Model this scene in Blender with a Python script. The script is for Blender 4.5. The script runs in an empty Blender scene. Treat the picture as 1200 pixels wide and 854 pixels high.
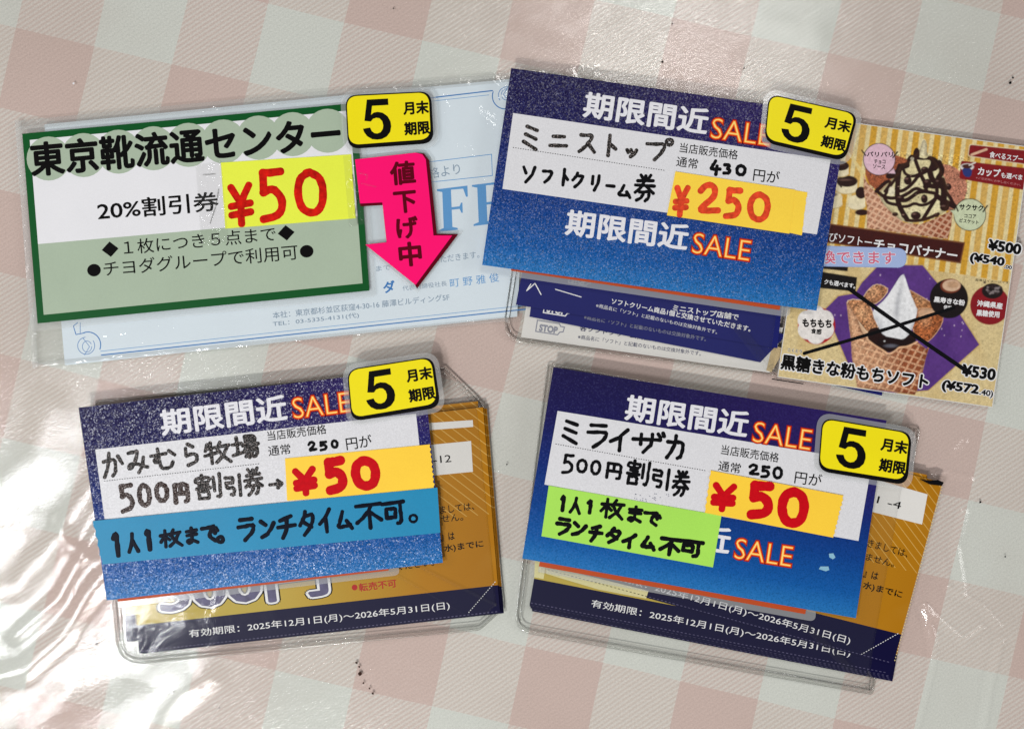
import bpy, bmesh, math, random
import numpy as np
random.seed(7)
rng = np.random.default_rng(5)
S = bpy.context.scene
COL = S.collection

# ------------------------------------------------------------------ camera, world, lamps, exposure
PX = 0.35e-3            # metres on the table for one unit of the layout
CAMH = 0.36
ZS = 1.3              # how thick the stacks are
cam = bpy.data.cameras.new('camera'); camo = bpy.data.objects.new('camera', cam); COL.objects.link(camo)
camo.location = (0, 0, CAMH)
cam.sensor_width = 36; cam.lens = 36 * CAMH / (1200 * PX)
cam.clip_start = 0.01; cam.clip_end = 20
S.camera = camo
w = bpy.data.worlds.new("World"); S.world = w; w.use_nodes = True
w.node_tree.nodes['Background'].inputs[0].default_value = (1.0, 0.98, 0.95, 1)
w.node_tree.nodes['Background'].inputs[1].default_value = 0.05
def lamp(name, loc, target, sx, sy, power, col=(1, 1, 1)):
    l = bpy.data.lights.new(name, 'AREA'); l.shape = 'RECTANGLE'; l.size = sx; l.size_y = sy
    l.energy = power; l.color = col
    o = bpy.data.objects.new(name, l); COL.objects.link(o); o.location = loc
    from mathutils import Vector
    o.rotation_euler = (Vector(target) - Vector(loc)).to_track_quat('-Z', 'Y').to_euler()
    return o
lamp('ceiling_lamp', (-0.45, -1.35, 1.50), (0, 0, 0), 0.20, 0.10, 23.5, (1, 0.98, 0.95))
lamp('ceiling_panel', (-0.84, -0.42, 1.30), (0, 0, 0), 0.25, 0.34, 9, (0.97, 0.98, 1.0))
lamp('far_ceiling_panel', (0.34, 0.68, 1.5), (0, 0, 0), 0.50, 0.16, 3.5, (1, 0.98, 0.95))
lamp('left_fill_lamp', (-1.7, 0.5, 0.95), (0, 0, 0), 0.9, 0.5, 5.5, (1, 0.98, 0.96))  # soft fill added out of view at the left, no lamp of the room
lamp('right_fill_lamp', (1.7, 0.1, 0.95), (0, 0, 0), 0.9, 0.5, 7.5, (1, 0.98, 0.96))  # matching added fill on the right, likewise no real fitting
S.view_settings.view_transform = 'Standard'; S.view_settings.look = 'None'
S.view_settings.gamma = 1; S.view_settings.exposure = 0.0
S.cycles.use_denoising = True
S.cycles.max_bounces = 10; S.cycles.transparent_max_bounces = 24
S.cycles.caustics_reflective = False; S.cycles.caustics_refractive = False

# ------------------------------------------------------------------ materials
def lin(c):
    if isinstance(c, str):
        c = [int(c[i:i + 2], 16) for i in (1, 3, 5)]
    return tuple(((v / 255) / 12.92 if v / 255 < .04045 else ((v / 255 + .055) / 1.055) ** 2.4) for v in c) + (1,)
MATS = {}
class N:
    def __init__(s, m): s.t = m.node_tree; s.n = s.t.nodes; s.l = s.t.links
    def __call__(s, typ, ins=None, **kw):
        n = s.n.new('ShaderNode' + typ)
        for k, v in kw.items(): setattr(n, k, v)
        for k, v in (ins or {}).items():
            if isinstance(v, bpy.types.NodeSocket): s.l.new(v, n.inputs[k])
            else: n.inputs[k].default_value = v
        return n
    def math(s, op, a, b=0.0, c=0.0, clamp=False):
        n = s('Math', {0: a, 1: b, 2: c}, operation=op); n.use_clamp = clamp
        return n.outputs[0]
    def mix(s, f, a, b):
        n = s('Mix', data_type='RGBA')
        for i, v in ((0, f), (6, a), (7, b)):
            if isinstance(v, bpy.types.NodeSocket): s.l.new(v, n.inputs[i])
            else: n.inputs[i].default_value = v
        return n.outputs[2]
    def ramp(s, f, pts, interp='LINEAR'):
        n = s('ValToRGB', {0: f}); cr = n.color_ramp; cr.interpolation = interp
        while len(cr.elements) < len(pts): cr.elements.new(0.5)
        for e, (p, c) in zip(cr.elements, pts): e.position = p; e.color = c
        return n.outputs[0]
def newmat(name):
    m = bpy.data.materials.new(name); m.use_nodes = True; MATS[name] = m
    return m, N(m), m.node_tree.nodes['Principled BSDF']
def paper(name, col, rough=0.45, spec=0.3, var=0.05, bump=0.04, scale=3000):
    """printed card or ink: a base colour with fine mottling and grain relief"""
    if name in MATS: return MATS[name]
    m, q, b = newmat(name); c = lin(col)
    tc = q('TexCoord').outputs['Object']
    nz = q('TexNoise', {'Vector': tc, 'Scale': scale, 'Detail': 2.0}).outputs[0]
    n2 = q('TexNoise', {'Vector': tc, 'Scale': 45.0, 'Detail': 3.0}).outputs[0]
    f = q.math('ADD', q.math('MULTIPLY', nz, 0.6), q.math('MULTIPLY', n2, 0.4))
    lo = tuple(x * (1 - var * 2) for x in c[:3]) + (1,); hi = tuple(min(1, x * (1 + var * 2)) for x in c[:3]) + (1,)
    q.l.new(q.ramp(f, [(0.3, lo), (0.7, hi)]), b.inputs['Base Color'])
    b.inputs['Roughness'].default_value = rough; b.inputs['Specular IOR Level'].default_value = spec
    if bump:
        bn = q('Bump', {'Height': n2, 'Strength': bump * 4, 'Distance': 0.001})
        bn2 = q('Bump', {'Height': nz, 'Strength': bump, 'Distance': 0.0001, 'Normal': bn.outputs[0]})
        q.l.new(bn2.outputs[0], b.inputs['Normal'])
    return m
def glitterize(q, b, strength=0.5, density=1500.0, laminate=True):
    """sparkling laminate: small cells whose facets each tip their own way"""
    tc = q('TexCoord').outputs['Object']
    v = q('TexVoronoi', {'Vector': tc, 'Scale': density})
    g = q('NewGeometry')
    sub = q('VectorMath', {0: v.outputs['Color'], 1: (0.5, 0.5, 0.5)}, operation='SUBTRACT').outputs[0]
    sc = q('VectorMath', {0: sub}, operation='SCALE'); sc.inputs['Scale'].default_value = strength
    ad = q('VectorMath', {0: g.outputs['Normal'], 1: sc.outputs[0]}, operation='ADD').outputs[0]
    nn = q('VectorMath', {0: ad}, operation='NORMALIZE').outputs[0]
    q.l.new(nn, b.inputs['Normal'])
    return v
def glitter_blue(name, fine=1.0, rise=1.0):
    m, q, b = newmat(name)
    uv = q('TexCoord').outputs['UV']
    sep = q('SeparateXYZ', {0: uv})
    u, v_ = sep.outputs[0], sep.outputs[1]
    col = q.ramp(v_, [(0.0, lin('#1c1648')), (0.25, lin('#1b1852')), (0.5, lin('#102a72')), (0.70, lin('#0c408a')), (0.88, lin('#1158a2')), (1.0, lin('#2674b8'))])
    pur = q.math('MULTIPLY', q.ramp(v_, [(0.2, (1, 1, 1, 1)), (0.55, (0, 0, 0, 1))]), q.ramp(u, [(0.3, (0, 0, 0, 1)), (1.0, (.6, .6, .6, 1))]))
    col = q.mix(pur, col, lin('#35206e'))
    tc = q('TexCoord').outputs['Object']
    sp = q('TexNoise', {'Vector': tc, 'Scale': 1700.0, 'Detail': 1.0}).outputs[0]
    spk = q.ramp(sp, [(0.58, (0, 0, 0, 1)), (0.70, (1, 1, 1, 1))])
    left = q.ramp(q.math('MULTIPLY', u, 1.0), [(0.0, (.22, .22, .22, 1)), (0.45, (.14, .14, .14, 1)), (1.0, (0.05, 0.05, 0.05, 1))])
    col2 = q.mix(q.math('MULTIPLY', q.math('MULTIPLY', spk, left), fine * .8), col, lin('#8f9bd0'))  # glints painted into the colour as pale specks, strongest at the left
    dk = q.ramp(sp, [(0.30, (.55 + (1 - fine) * .3,) * 3 + (1,)), (0.5, (1, 1, 1, 1))])
    mm = q('Mix', {0: 1.0}, data_type='RGBA', blend_type='MULTIPLY'); q.l.new(col2, mm.inputs[6]); q.l.new(dk, mm.inputs[7])
    q.l.new(mm.outputs[2], b.inputs['Base Color'])
    b.inputs['Roughness'].default_value = 0.26; b.inputs['Specular IOR Level'].default_value = 0.4
    glitterize(q, b, 0.42 * rise, 2300.0)
    return m
def glitter_flat(name, col, strength=0.35, speck=0.10, dark=False):
    m, q, b = newmat(name)
    tc = q('TexCoord').outputs['Object']
    sp = q('TexNoise', {'Vector': tc, 'Scale': 1900.0, 'Detail': 1.0}).outputs[0]
    c = lin(col)
    if dark: colr = q.ramp(sp, [(0.57, c), (0.68, lin('#9a8f8c'))])
    else: colr = q.ramp(sp, [(0.35, tuple(x * (1 - speck) for x in c[:3]) + (1,)), (0.65, c)])
    q.l.new(colr, b.inputs['Base Color'])
    b.inputs['Roughness'].default_value = 0.35; b.inputs['Specular IOR Level'].default_value = 0.25
    glitterize(q, b, strength, 2300.0)
    return m
def film(name, tint=(0.97, 0.975, 0.97, 1), gloss=1.0, rough=0.06, haze=0.01, bump=0.3, scale=60.0, bump2=0.0):
    """thin clear plastic: see-through, with a fresnel gloss over fine crinkles and a trace of milkiness"""
    m, q, b = newmat(name); q.n.remove(b)
    out = q.n['Material Output']
    tc = q('TexCoord').outputs['Object']
    n1 = q('TexNoise', {'Vector': tc, 'Scale': scale, 'Detail': 4.0, 'Distortion': 0.8}).outputs[0]
    bn = q('Bump', {'Height': n1, 'Strength': bump, 'Distance': 0.002}).outputs[0]
    if bump2:
        mp = q('Mapping', {'Vector': tc, 'Rotation': (0, 0, 0.7), 'Scale': (1, 5, 1)})
        n2 = q('TexNoise', {'Vector': mp.outputs[0], 'Scale': 380.0, 'Detail': 5.0, 'Distortion': 1.5}).outputs[0]
        bn = q('Bump', {'Height': n2, 'Strength': bump2, 'Distance': 0.0006, 'Normal': bn}).outputs[0]
    bf = q('NewGeometry').outputs['Backfacing']
    ior = q.math('ADD', 1.5, q.math('MULTIPLY', bf, 1 / 1.5 - 1.5))
    fr = q('Fresnel', {'IOR': ior, 'Normal': bn}).outputs[0]
    tr = q('BsdfTransparent', {'Color': tint})
    gl = q('BsdfGlossy', {'Roughness': rough, 'Normal': bn})
    df = q('BsdfDiffuse', {'Color': (.85, .87, .88, 1)})
    a = q('MixShader', {0: haze}); q.l.new(tr.outputs[0], a.inputs[1]); q.l.new(df.outputs[0], a.inputs[2])
    c = q('MixShader', {0: q.math('MULTIPLY', fr, gloss, clamp=True)}); q.l.new(a.outputs[0], c.inputs[1]); q.l.new(gl.outputs[0], c.inputs[2])
    q.l.new(c.outputs[0], out.inputs[0])
    return m
def gradient_gold():
    m, q, b = newmat('gold_coupon_print')
    uv = q('TexCoord').outputs['UV']; sep = q('SeparateXYZ', {0: uv}); u, v_ = sep.outputs[0], sep.outputs[1]
    gold = q.ramp(u, [(0.0, lin('#b9a54c')), (0.35, lin('#bda647')), (0.62, lin('#b88f2c')), (0.80, lin('#b37a15')), (1.0, lin('#a9700f'))])
    # thin pale diagonal rules over the upper right of the coupon
    d = q.math('ADD', q.math('MULTIPLY', u, 425.0), q.math('MULTIPLY', v_, -260.0))
    fr = q.math('FRACT', q.math('DIVIDE', d, 13.0))
    ln = q.math('LESS_THAN', fr, 0.10)
    ln = q.math('MULTIPLY', ln, q.math('LESS_THAN', v_, 0.52))
    ln = q.math('MULTIPLY', ln, 0.45)
    c = q.mix(ln, gold, lin('#e8c979'))
    # soft gleam shapes printed on the gold
    nz = q('TexNoise', {'Vector': uv, 'Scale': 3.0, 'Detail': 1.0}).outputs[0]
    c = q.mix(q.math('MULTIPLY', q.ramp(nz, [(0.5, (0, 0, 0, 1)), (0.75, (1, 1, 1, 1))]), 0.25), c, lin('#d9b45e'))
    navy = q.math('GREATER_THAN', v_, 0.868)
    c = q.mix(navy, c, lin('#0c0a34'))
    q.l.new(c, b.inputs['Base Color'])
    b.inputs['Roughness'].default_value = 0.45; b.inputs['Specular IOR Level'].default_value = 0.12
    return m
M = {}
M['blue'] = glitter_blue('glitter_blue_print', 1.0, .9)
M['blue_fine'] = glitter_blue('fine_glitter_blue_print', .35, .45)
M['panel'] = glitter_flat('glitter_white_panel', '#dcdce0', 0.16, 0.08)
M['title'] = glitter_flat('glitter_white_ink', '#e4e4ea', 0.18, 0.10)
M['grain_ink'] = glitter_flat('speckled_marker_ink', '#14100f', 0.3, 0.1, dark=True)
M['brown_ink'] = glitter_flat('speckled_brown_marker_ink', '#2a1712', 0.3, 0.1, dark=True)
M['black'] = paper('black_ink', '#0b0a0b', 0.5, 0.06, 0.0, 0.0)
M['marker'] = paper('black_marker_ink', '#0d0d10', 0.5, 0.06, 0.05, 0.0)
M['navy_marker'] = paper('marker_ink_on_teal', '#0a0f1e', 0.4, 0.06, 0.05, 0.0)
M['red'] = paper('red_marker_ink', '#c6190f', 0.5, 0.06, 0.22, 0.0, 500)
M['red2'] = paper('deep_red_marker_ink', '#c50b18', 0.5, 0.06, 0.06, 0.0, 700)
M['red3'] = paper('orange_red_marker_ink', '#da4628', 0.5, 0.06, 0.2, 0.0, 600)
M['yellow'] = paper('yellow_sticker_print', '#efdf14', 0.4, 0.2, 0.02, 0.01)
M['tapey'] = paper('yellow_tape', '#fad244', 0.5, 0.25, 0.04, 0.03)
M['tapeo'] = paper('golden_yellow_tape', '#fdce3c', 0.5, 0.25, 0.03, 0.03)
M['neon'] = paper('neon_yellow_paper', '#e4ee47', 0.55, 0.2, 0.03, 0.02)
M['teal'] = paper('teal_tape', '#0f85b2', 0.45, 0.3, 0.05, 0.03)
M['green'] = paper('lime_green_tape', '#a6df58', 0.5, 0.25, 0.03, 0.03)
M['border'] = paper('dark_green_print', '#01501f', 0.4, 0.25, 0.03, 0.01)
M['sage'] = paper('sage_green_print', '#a6b6a1', 0.4, 0.25, 0.03, 0.01)
M['white'] = paper('white_card', '#e2e2e6', 0.4, 0.25, 0.02, 0.01)
M['pink'] = paper('hot_pink_print', '#ff1470', 0.4, 0.06, 0.03, 0.03)
M['maroon'] = paper('maroon_ink', '#5a0416', 0.45, 0.06, 0.03, 0.0)
M['pale'] = paper('pale_blue_certificate_paper', '#dbe6ee', 0.5, 0.25, 0.02, 0.02)
M['blueink'] = paper('certificate_blue_ink', '#5f9bd2', 0.5, 0.06, 0.03, 0.0)
M['blueline'] = paper('certificate_line_ink', '#3f7dbe', 0.5, 0.06, 0.03, 0.0)
M['greyblue'] = paper('certificate_small_ink', '#8499ae', 0.5, 0.06, 0.03, 0.0)
M['orange'] = paper('orange_card', '#b5481d', 0.5, 0.25, 0.05, 0.02)
M['navy'] = paper('navy_coupon_print', '#1c2066', 0.4, 0.12, 0.06, 0.03)
M['offwhite'] = paper('white_coupon_paper', '#dcdad6', 0.45, 0.3, 0.02, 0.02)
M['whiteink'] = paper('white_print', '#e9e9ea', 0.45, 0.2, 0.01, 0.0)
M['navyink'] = paper('navy_small_ink', '#2c3157', 0.5, 0.06, 0.03, 0.0)
M['greyink'] = paper('grey_logo_ink', '#8d8f9c', 0.5, 0.06, 0.03, 0.0)
M['redprint'] = paper('small_red_print', '#b21c1c', 0.5, 0.2, 0.03, 0.0)
M['saleY'] = paper('sale_yellow_ink', '#ffd878', 0.5, 0.06, 0.02, 0.0)
M['saleO'] = paper('sale_orange_ink', '#f0601c', 0.5, 0.06, 0.02, 0.0)
M['saleR'] = paper('sale_red_ink', '#9a1410', 0.5, 0.06, 0.02, 0.0)
M['violet'] = paper('violet_silver_print', '#565274', 0.45, 0.3, 0.2, 0.0, 400)
M['edge'] = paper('coupon_edge_paper', '#9c7b3c', 0.6, 0.2, 0.1, 0.0)
M['gold'] = gradient_gold()
M['lam'] = film('clear_laminate', (0.96, 0.965, 0.96, 1), 1.0, 0.14, 0.16, 0.05, 40)
M['lam2'] = film('cloudy_laminate', (0.93, 0.935, 0.93, 1), 1.0, 0.14, 0.22, 0.05, 40)
M['bag'] = film('clear_bag_film', (0.985, 0.988, 0.985, 1), 1.0, 0.05, 0.015, 0.45, 70)
M['case'] = film('clear_case_film', (0.98, 0.98, 0.976, 1), 1.0, 0.12, 0.01, 0.22, 45)
M['sleeve'] = film('flat_clear_sleeve_film', (0.99, 0.99, 0.99, 1), .8, 0.12, 0.0, 0.12, 40)
M['sheen'] = film('clear_tape_film', (0.99, 0.99, 0.985, 1), 1.0, 0.05, 0.02, 0.5, 260)
M['greyfilm'] = film('smoky_backing_film', (0.75, 0.76, 0.78, 1), 1.0, 0.15, 0.25, 0.1, 40)
M['cover'] = film('clear_vinyl_cover', (0.99, 0.987, 0.98, 1), 2.0, 0.12, 0.01, 0.09, 22, 0.14)
def rim_mat():
    m, q, b = newmat('clear_welded_rim')
    b.inputs['Base Color'].default_value = (.84, .85, .83, 1); b.inputs['Roughness'].default_value = 0.08
    b.inputs['IOR'].default_value = 1.45; b.inputs['Transmission Weight'].default_value = 1.0
    out = q.n['Material Output']
    tr = q('BsdfTransparent', {'Color': (.97, .97, .96, 1)})
    mx = q('MixShader', {0: 0.72}); q.l.new(tr.outputs[0], mx.inputs[1]); q.l.new(b.outputs[0], mx.inputs[2]); q.l.new(mx.outputs[0], out.inputs[0])
    return m
M['rim'] = rim_mat()
def vcol():
    m, q, b = newmat('full_colour_offset_print')
    a = q('VertexColor'); a.layer_name = 'print'
    q.l.new(a.outputs[0], b.inputs['Base Color'])
    b.inputs['Roughness'].default_value = 0.4; b.inputs['Specular IOR Level'].default_value = 0.25
    return m
M['print'] = vcol()
def gingham():
    m, q, b = newmat('pink_gingham_cloth')
    tc = q('TexCoord').outputs['Object']
    wob = q('TexNoise', {'Vector': tc, 'Scale': 9.0, 'Detail': 1.0})
    off = q('VectorMath', {0: wob.outputs['Color'], 1: (0.5, 0.5, 0.5)}, operation='SUBTRACT').outputs[0]
    sc = q('VectorMath', {0: off}, operation='SCALE'); sc.inputs['Scale'].default_value = 0.004
    p = q('VectorMath', {0: tc, 1: sc.outputs[0]}, operation='ADD').outputs[0]
    sep = q('SeparateXYZ', {0: p}); X, Y = sep.outputs[0], sep.outputs[1]
    # lattice axes of the check, in metres on the table
    U2 = np.array([181.5, -42.8]) * PX; V2 = np.array([-43.0, -183.5]) * PX
    inv = np.linalg.inv(np.array([U2, V2]).T)
    o = np.array([(313 - 600) * PX, -(8 - 427) * PX]); c = -inv @ o
    def lincomb(r, k): return q.math('ADD', q.math('ADD', q.math('MULTIPLY', X, float(r[0])), q.math('MULTIPLY', Y, float(r[1]))), float(k))
    fu, fv = q.math('FRACT', lincomb(inv[0], c[0] + 20)), q.math('FRACT', lincomb(inv[1], c[1] + 20))
    su = q.math('LESS_THAN', fu, 0.5); sv = q.math('LESS_THAN', fv, 0.5)   # 1 = undyed
    both = q.math('MULTIPLY', su, sv)
    none = q.math('MULTIPLY', q.math('SUBTRACT', 1.0, su), q.math('SUBTRACT', 1.0, sv))
    # twill lines
    ang = math.radians(33)
    d = q.math('ADD', q.math('MULTIPLY', X, -math.sin(ang)), q.math('MULTIPLY', Y, math.cos(ang)))
    ph = q.math('MULTIPLY', d, 2 * math.pi / (4.9 * PX))
    tw = q.math('ADD', q.math('MULTIPLY', q.math('SINE', ph), 0.5), 0.5)
    fine = q('TexNoise', {'Vector': tc, 'Scale': 1500.0, 'Detail': 2.0}).outputs[0]
    tw2 = q.math('ADD', tw, q.math('MULTIPLY', q.math('SUBTRACT', fine, 0.5), 0.9), clamp=True)
    hl = q.mix(tw2, lin('#dac9c1'), lin('#e3ddd6'))
    hl2 = q.mix(tw2, lin('#dbcfc6'), lin('#e4dfd8'))
    half = q.mix(su, hl, hl2)
    pinkc = q.mix(q.math('MULTIPLY', tw2, 0.35), lin('#d8c1b9'), lin('#ddcac2'))
    mint = q.mix(q.math('MULTIPLY', tw2, 0.3), lin('#dfe3dc'), lin('#e4e6e0'))
    c1 = q.mix(both, half, mint); c2 = q.mix(none, c1, pinkc)
    big = q('TexNoise', {'Vector': tc, 'Scale': 12.0, 'Detail': 4.0}).outputs[0]
    c3 = q.mix(q.math('MULTIPLY', q.ramp(big, [(0.45, (0, 0, 0, 1)), (0.75, (1, 1, 1, 1))]), 0.25), c2, lin('#b9a79c'))
    gr = q.ramp(fine, [(0.3, (.86, .86, .86, 1)), (0.7, (1, 1, 1, 1))])
    mm = q('Mix', {0: 1.0}, data_type='RGBA', blend_type='MULTIPLY'); q.l.new(c3, mm.inputs[6]); q.l.new(gr, mm.inputs[7])
    q.l.new(mm.outputs[2], b.inputs['Base Color'])
    b.inputs['Roughness'].default_value = 0.9; b.inputs['Specular IOR Level'].default_value = 0.1
    bn = q('Bump', {'Height': tw2, 'Strength': 0.25, 'Distance': 0.0002}); q.l.new(bn.outputs[0], b.inputs['Normal'])
    return m
M['gingham'] = gingham()

# ------------------------------------------------------------------ geometry helpers
def W(x, y, z=0.0):
    """layout position (in layout units, y down) at height z mm -> metres"""
    z = z * ZS
    k = PX * (1 - z * 1e-3 / CAMH)
    return ((x - 600) * k, -(y - 427) * k, z * 1e-3)
ORG = {}
def tag(o, label=None, cat=None, group=None, kind=None):
    if label: o['label'] = label
    if cat: o['category'] = cat
    if group: o['group'] = group
    if kind: o['kind'] = kind
    return o
def link(name, vs, fs, mats, parent=None, midx=None, uvs=None, smooth=False):
    vs = np.asarray(vs, dtype=float)
    org = ORG[parent.name] if parent else np.array([vs[:, 0].mean(), vs[:, 1].mean(), vs[:, 2].min()])
    me = bpy.data.meshes.new(name); me.from_pydata((vs - org).tolist(), [], fs)
    for m in (mats if isinstance(mats, (list, tuple)) else [mats]): me.materials.append(m)
    if midx is not None: me.polygons.foreach_set('material_index', midx)
    if uvs is not None:
        ul = me.uv_layers.new(name='UVMap')
        vi = np.empty(len(me.loops), dtype=np.int32); me.loops.foreach_get('vertex_index', vi)
        ul.data.foreach_set('uv', np.asarray(uvs, dtype=np.float32)[vi].ravel())
    if smooth: me.polygons.foreach_set('use_smooth', [True] * len(me.polygons))
    me.update()
    o = bpy.data.objects.new(name, me); COL.objects.link(o)
    ORG[o.name] = org
    if parent: o.parent = parent
    else: o.location = org
    return o
def thing(name, label, cat, x, y, z, group=None):
    o = bpy.data.objects.new(name, None); COL.objects.link(o); o.empty_display_size = 0.01
    o.location = W(x, y, z); ORG[o.name] = np.array(W(x, y, z)); tag(o, label, cat, group)
    return o
def frame_uv(pts, fr):
    TL, TR, BL = [np.array(p, float) for p in fr]
    inv = np.linalg.inv(np.array([TR - TL, BL - TL]).T)
    return [tuple(inv @ (np.array(p, float) - TL)) for p in pts]
FILMS = [M[k] for k in ('lam', 'lam2', 'bag', 'case', 'sheen', 'sleeve', 'greyfilm')]
def sheet(name, pts, z, th, mat, parent=None, frame=None, zs=None):
    """a flat piece of card, paper or film with its real thickness; z = underside height in mm"""
    n = len(pts); zs = zs or [0] * n
    vs = [W(x, y, z + th + d) for (x, y), d in zip(pts, zs)] + [W(x, y, z + d) for (x, y), d in zip(pts, zs)]
    fs = [list(range(n))[::-1], list(range(n, 2 * n))] + [[i, (i + 1) % n, n + (i + 1) % n, n + i] for i in range(n)]
    uvs = frame_uv(list(pts) * 2, frame) if frame else None
    if th < .045 or mat in FILMS: vs, fs, uvs = vs[:n], [list(range(n))[::-1]], (uvs[:n] if uvs else None)
    o = link(name, vs, fs, mat, parent, uvs=uvs)
    if len(fs) == 1:
        if o.data.polygons[0].normal.z < 0: o.data.flip_normals()
        return o
    bm = bmesh.new(); bm.from_mesh(o.data); bmesh.ops.recalc_face_normals(bm, faces=bm.faces); bm.to_mesh(o.data); bm.free()
    return o
def curl(name, TL, TR, BR, BL, z, th, mat, parent, bow, nu=24, nv=12):
    """a card that is gently bowed: z rises by bow(u,v) mm"""
    vs, uv = [], []
    for lay in ((th,) if mat in FILMS else (th, 0)):
        for j in range(nv + 1):
            for i in range(nu + 1):
                u, v = i / nu, j / nv
                p = [(TL[k] * (1 - u) + TR[k] * u) * (1 - v) + (BL[k] * (1 - u) + BR[k] * u) * v for k in (0, 1)]
                vs.append(W(p[0], p[1], z + lay + bow(u, v))); uv.append((u, v))
    m = (nu + 1) * (nv + 1); fs = []
    for j in range(nv):
        for i in range(nu):
            a = j * (nu + 1) + i
            fs.append([a, a + nu + 1, a + nu + 2, a + 1])
            if mat not in FILMS: fs.append([m + a, m + a + 1, m + a + nu + 2, m + a + nu + 1])
    ring = [i for i in range(nu + 1)] + [j * (nu + 1) + nu for j in range(1, nv + 1)] + [nv * (nu + 1) + i for i in range(nu - 1, -1, -1)] + [j * (nu + 1) for j in range(nv - 1, 0, -1)]
    for k in range(0 if mat in FILMS else len(ring)):
        a, b = ring[k], ring[(k + 1) % len(ring)]
        fs.append([a, b, m + b, m + a])
    return link(name, vs, fs, mat, parent, uvs=uv)
def rquad(c, r, n=6):
    out = []
    for i in range(4):
        p = np.array(c[i], float); a = np.array(c[i - 1], float); b = np.array(c[(i + 1) % 4], float)
        rr = r[i] if isinstance(r, (list, tuple)) else r
        if rr <= 0: out.append(tuple(p)); continue
        s = p + (a - p) / np.linalg.norm(a - p) * rr; e = p + (b - p) / np.linalg.norm(b - p) * rr
        for k in range(n + 1):
            t = k / n; q = (1 - t) ** 2 * s + 2 * t * (1 - t) * (p * 0.9 + (s + e) / 2 * 0.1) + t * t * e
            out.append(tuple(q))
    return out
def roundpoly(pts, rs, n=6):
    out = []
    m = len(pts)
    for i in range(m):
        p = np.array(pts[i], float); a = np.array(pts[i - 1], float); b = np.array(pts[(i + 1) % m], float); rr = rs[i]
        if rr <= 0: out.append(tuple(p)); continue
        s = p + (a - p) / np.linalg.norm(a - p) * rr; e = p + (b - p) / np.linalg.norm(b - p) * rr
        for k in range(n + 1):
            t = k / n; out.append(tuple((1 - t) ** 2 * s + 2 * t * (1 - t) * p + t * t * e))
    return out
def grow(pts, d):
    c = np.mean(pts, axis=0); P = [np.array(p, float) for p in pts]; n = len(P); out = []
    ar = sum(P[i][0] * P[(i + 1) % n][1] - P[(i + 1) % n][0] * P[i][1] for i in range(n))
    s = 1 if ar > 0 else -1
    for i in range(n):
        e1 = P[i] - P[i - 1]; e2 = P[(i + 1) % n] - P[i]
        e1 = e1 / (np.linalg.norm(e1) + 1e-9); e2 = e2 / (np.linalg.norm(e2) + 1e-9)
        n1 = np.array([e1[1], -e1[0]]) * s; n2 = np.array([e2[1], -e2[0]]) * s
        b = n1 + n2; L = np.linalg.norm(b)
        b = b / L if L > 1e-6 else n1
        out.append(tuple(P[i] + b * d / max(0.5, float(b @ n1))))
    return out
def jag(p, q, n, amp, inset=0):
    """serrated tape end from p to q"""
    p = np.array(p, float); q = np.array(q, float); t = (q - p) / np.linalg.norm(q - p); nn = np.array([-t[1], t[0]])
    return [tuple(p + (q - p) * k / n + nn * (amp * (0.5 if k % 2 else -0.5) * (0 if k in (0, n) else 1) + random.uniform(-.3, .3))) for k in range(n + 1)]
_tc = {}
def text_mesh(s, off):
    bold = 0
    if s != 'SALE' and off > .003: bold, off = off * 1.1, 0.0
    if (s, off, bold) in _tc: return _tc[(s, off, bold)]
    c = bpy.data.curves.new('t', 'FONT'); c.body = s; c.offset = off; c.resolution_u = 3
    o = bpy.data.objects.new('t', c); COL.objects.link(o); bpy.context.view_layer.update()
    me = bpy.data.meshes.new_from_object(o.evaluated_get(bpy.context.evaluated_depsgraph_get()))
    v = np.array([x.co[:] for x in me.vertices]); f = [list(p.vertices) for p in me.polygons]
    bpy.data.objects.remove(o); bpy.data.curves.remove(c); bpy.data.meshes.remove(me)
    if bold:
        V, F = [], []
        n = 8 if bold < .04 else 12
        for k in range(n + 1):
            a = 2 * math.pi * k / n; rr = bold if k < n else 0
            F += [[len(V) * 0 + k * len(v) + j for j in p] for p in f]
            V.append(v + np.array([rr * math.cos(a), rr * math.sin(a), k * 1.0]))
        v, f = np.concatenate(V), F
    _tc[(s, off, bold)] = (v, f); return v, f
def text(s, p0, p1, h, z, mat, parent, off=0.0, name='printed_lettering', layers=None, box=None):
    """print: p0 = lower left, p1 = lower right of the line, h = its height"""
    v0, _ = text_mesh(s, off)
    mn, mx = v0.min(0), v0.max(0)
    if box: mn = np.array([mn[0], box[0], 0]); mx = np.array([mx[0], box[1], 0])
    p0 = np.array(p0, float); p1 = np.array(p1, float); d = p1 - p0; t = d / np.linalg.norm(d); up = np.array([t[1], -t[0]])
    V, F, I = [], [], []; mats = []
    for k, (o_, m_, dz) in enumerate((layers or []) + [(off, mat, 0.0)]):
        v, f = text_mesh(s, o_)
        b = len(V); a = (v[:, 0] - mn[0]) / (mx[0] - mn[0]); c = (v[:, 1] - mn[1]) / (mx[1] - mn[1])
        for i in range(len(v)):
            q = p0 + d * a[i] + up * h * c[i]; V.append(W(q[0], q[1], z + dz + v[i, 2] * .0008))
        F += [[b + j for j in x] for x in f]; mats.append(m_); I += [k] * len(f)
    return link(name, V, F, mats, parent, midx=I)
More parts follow.
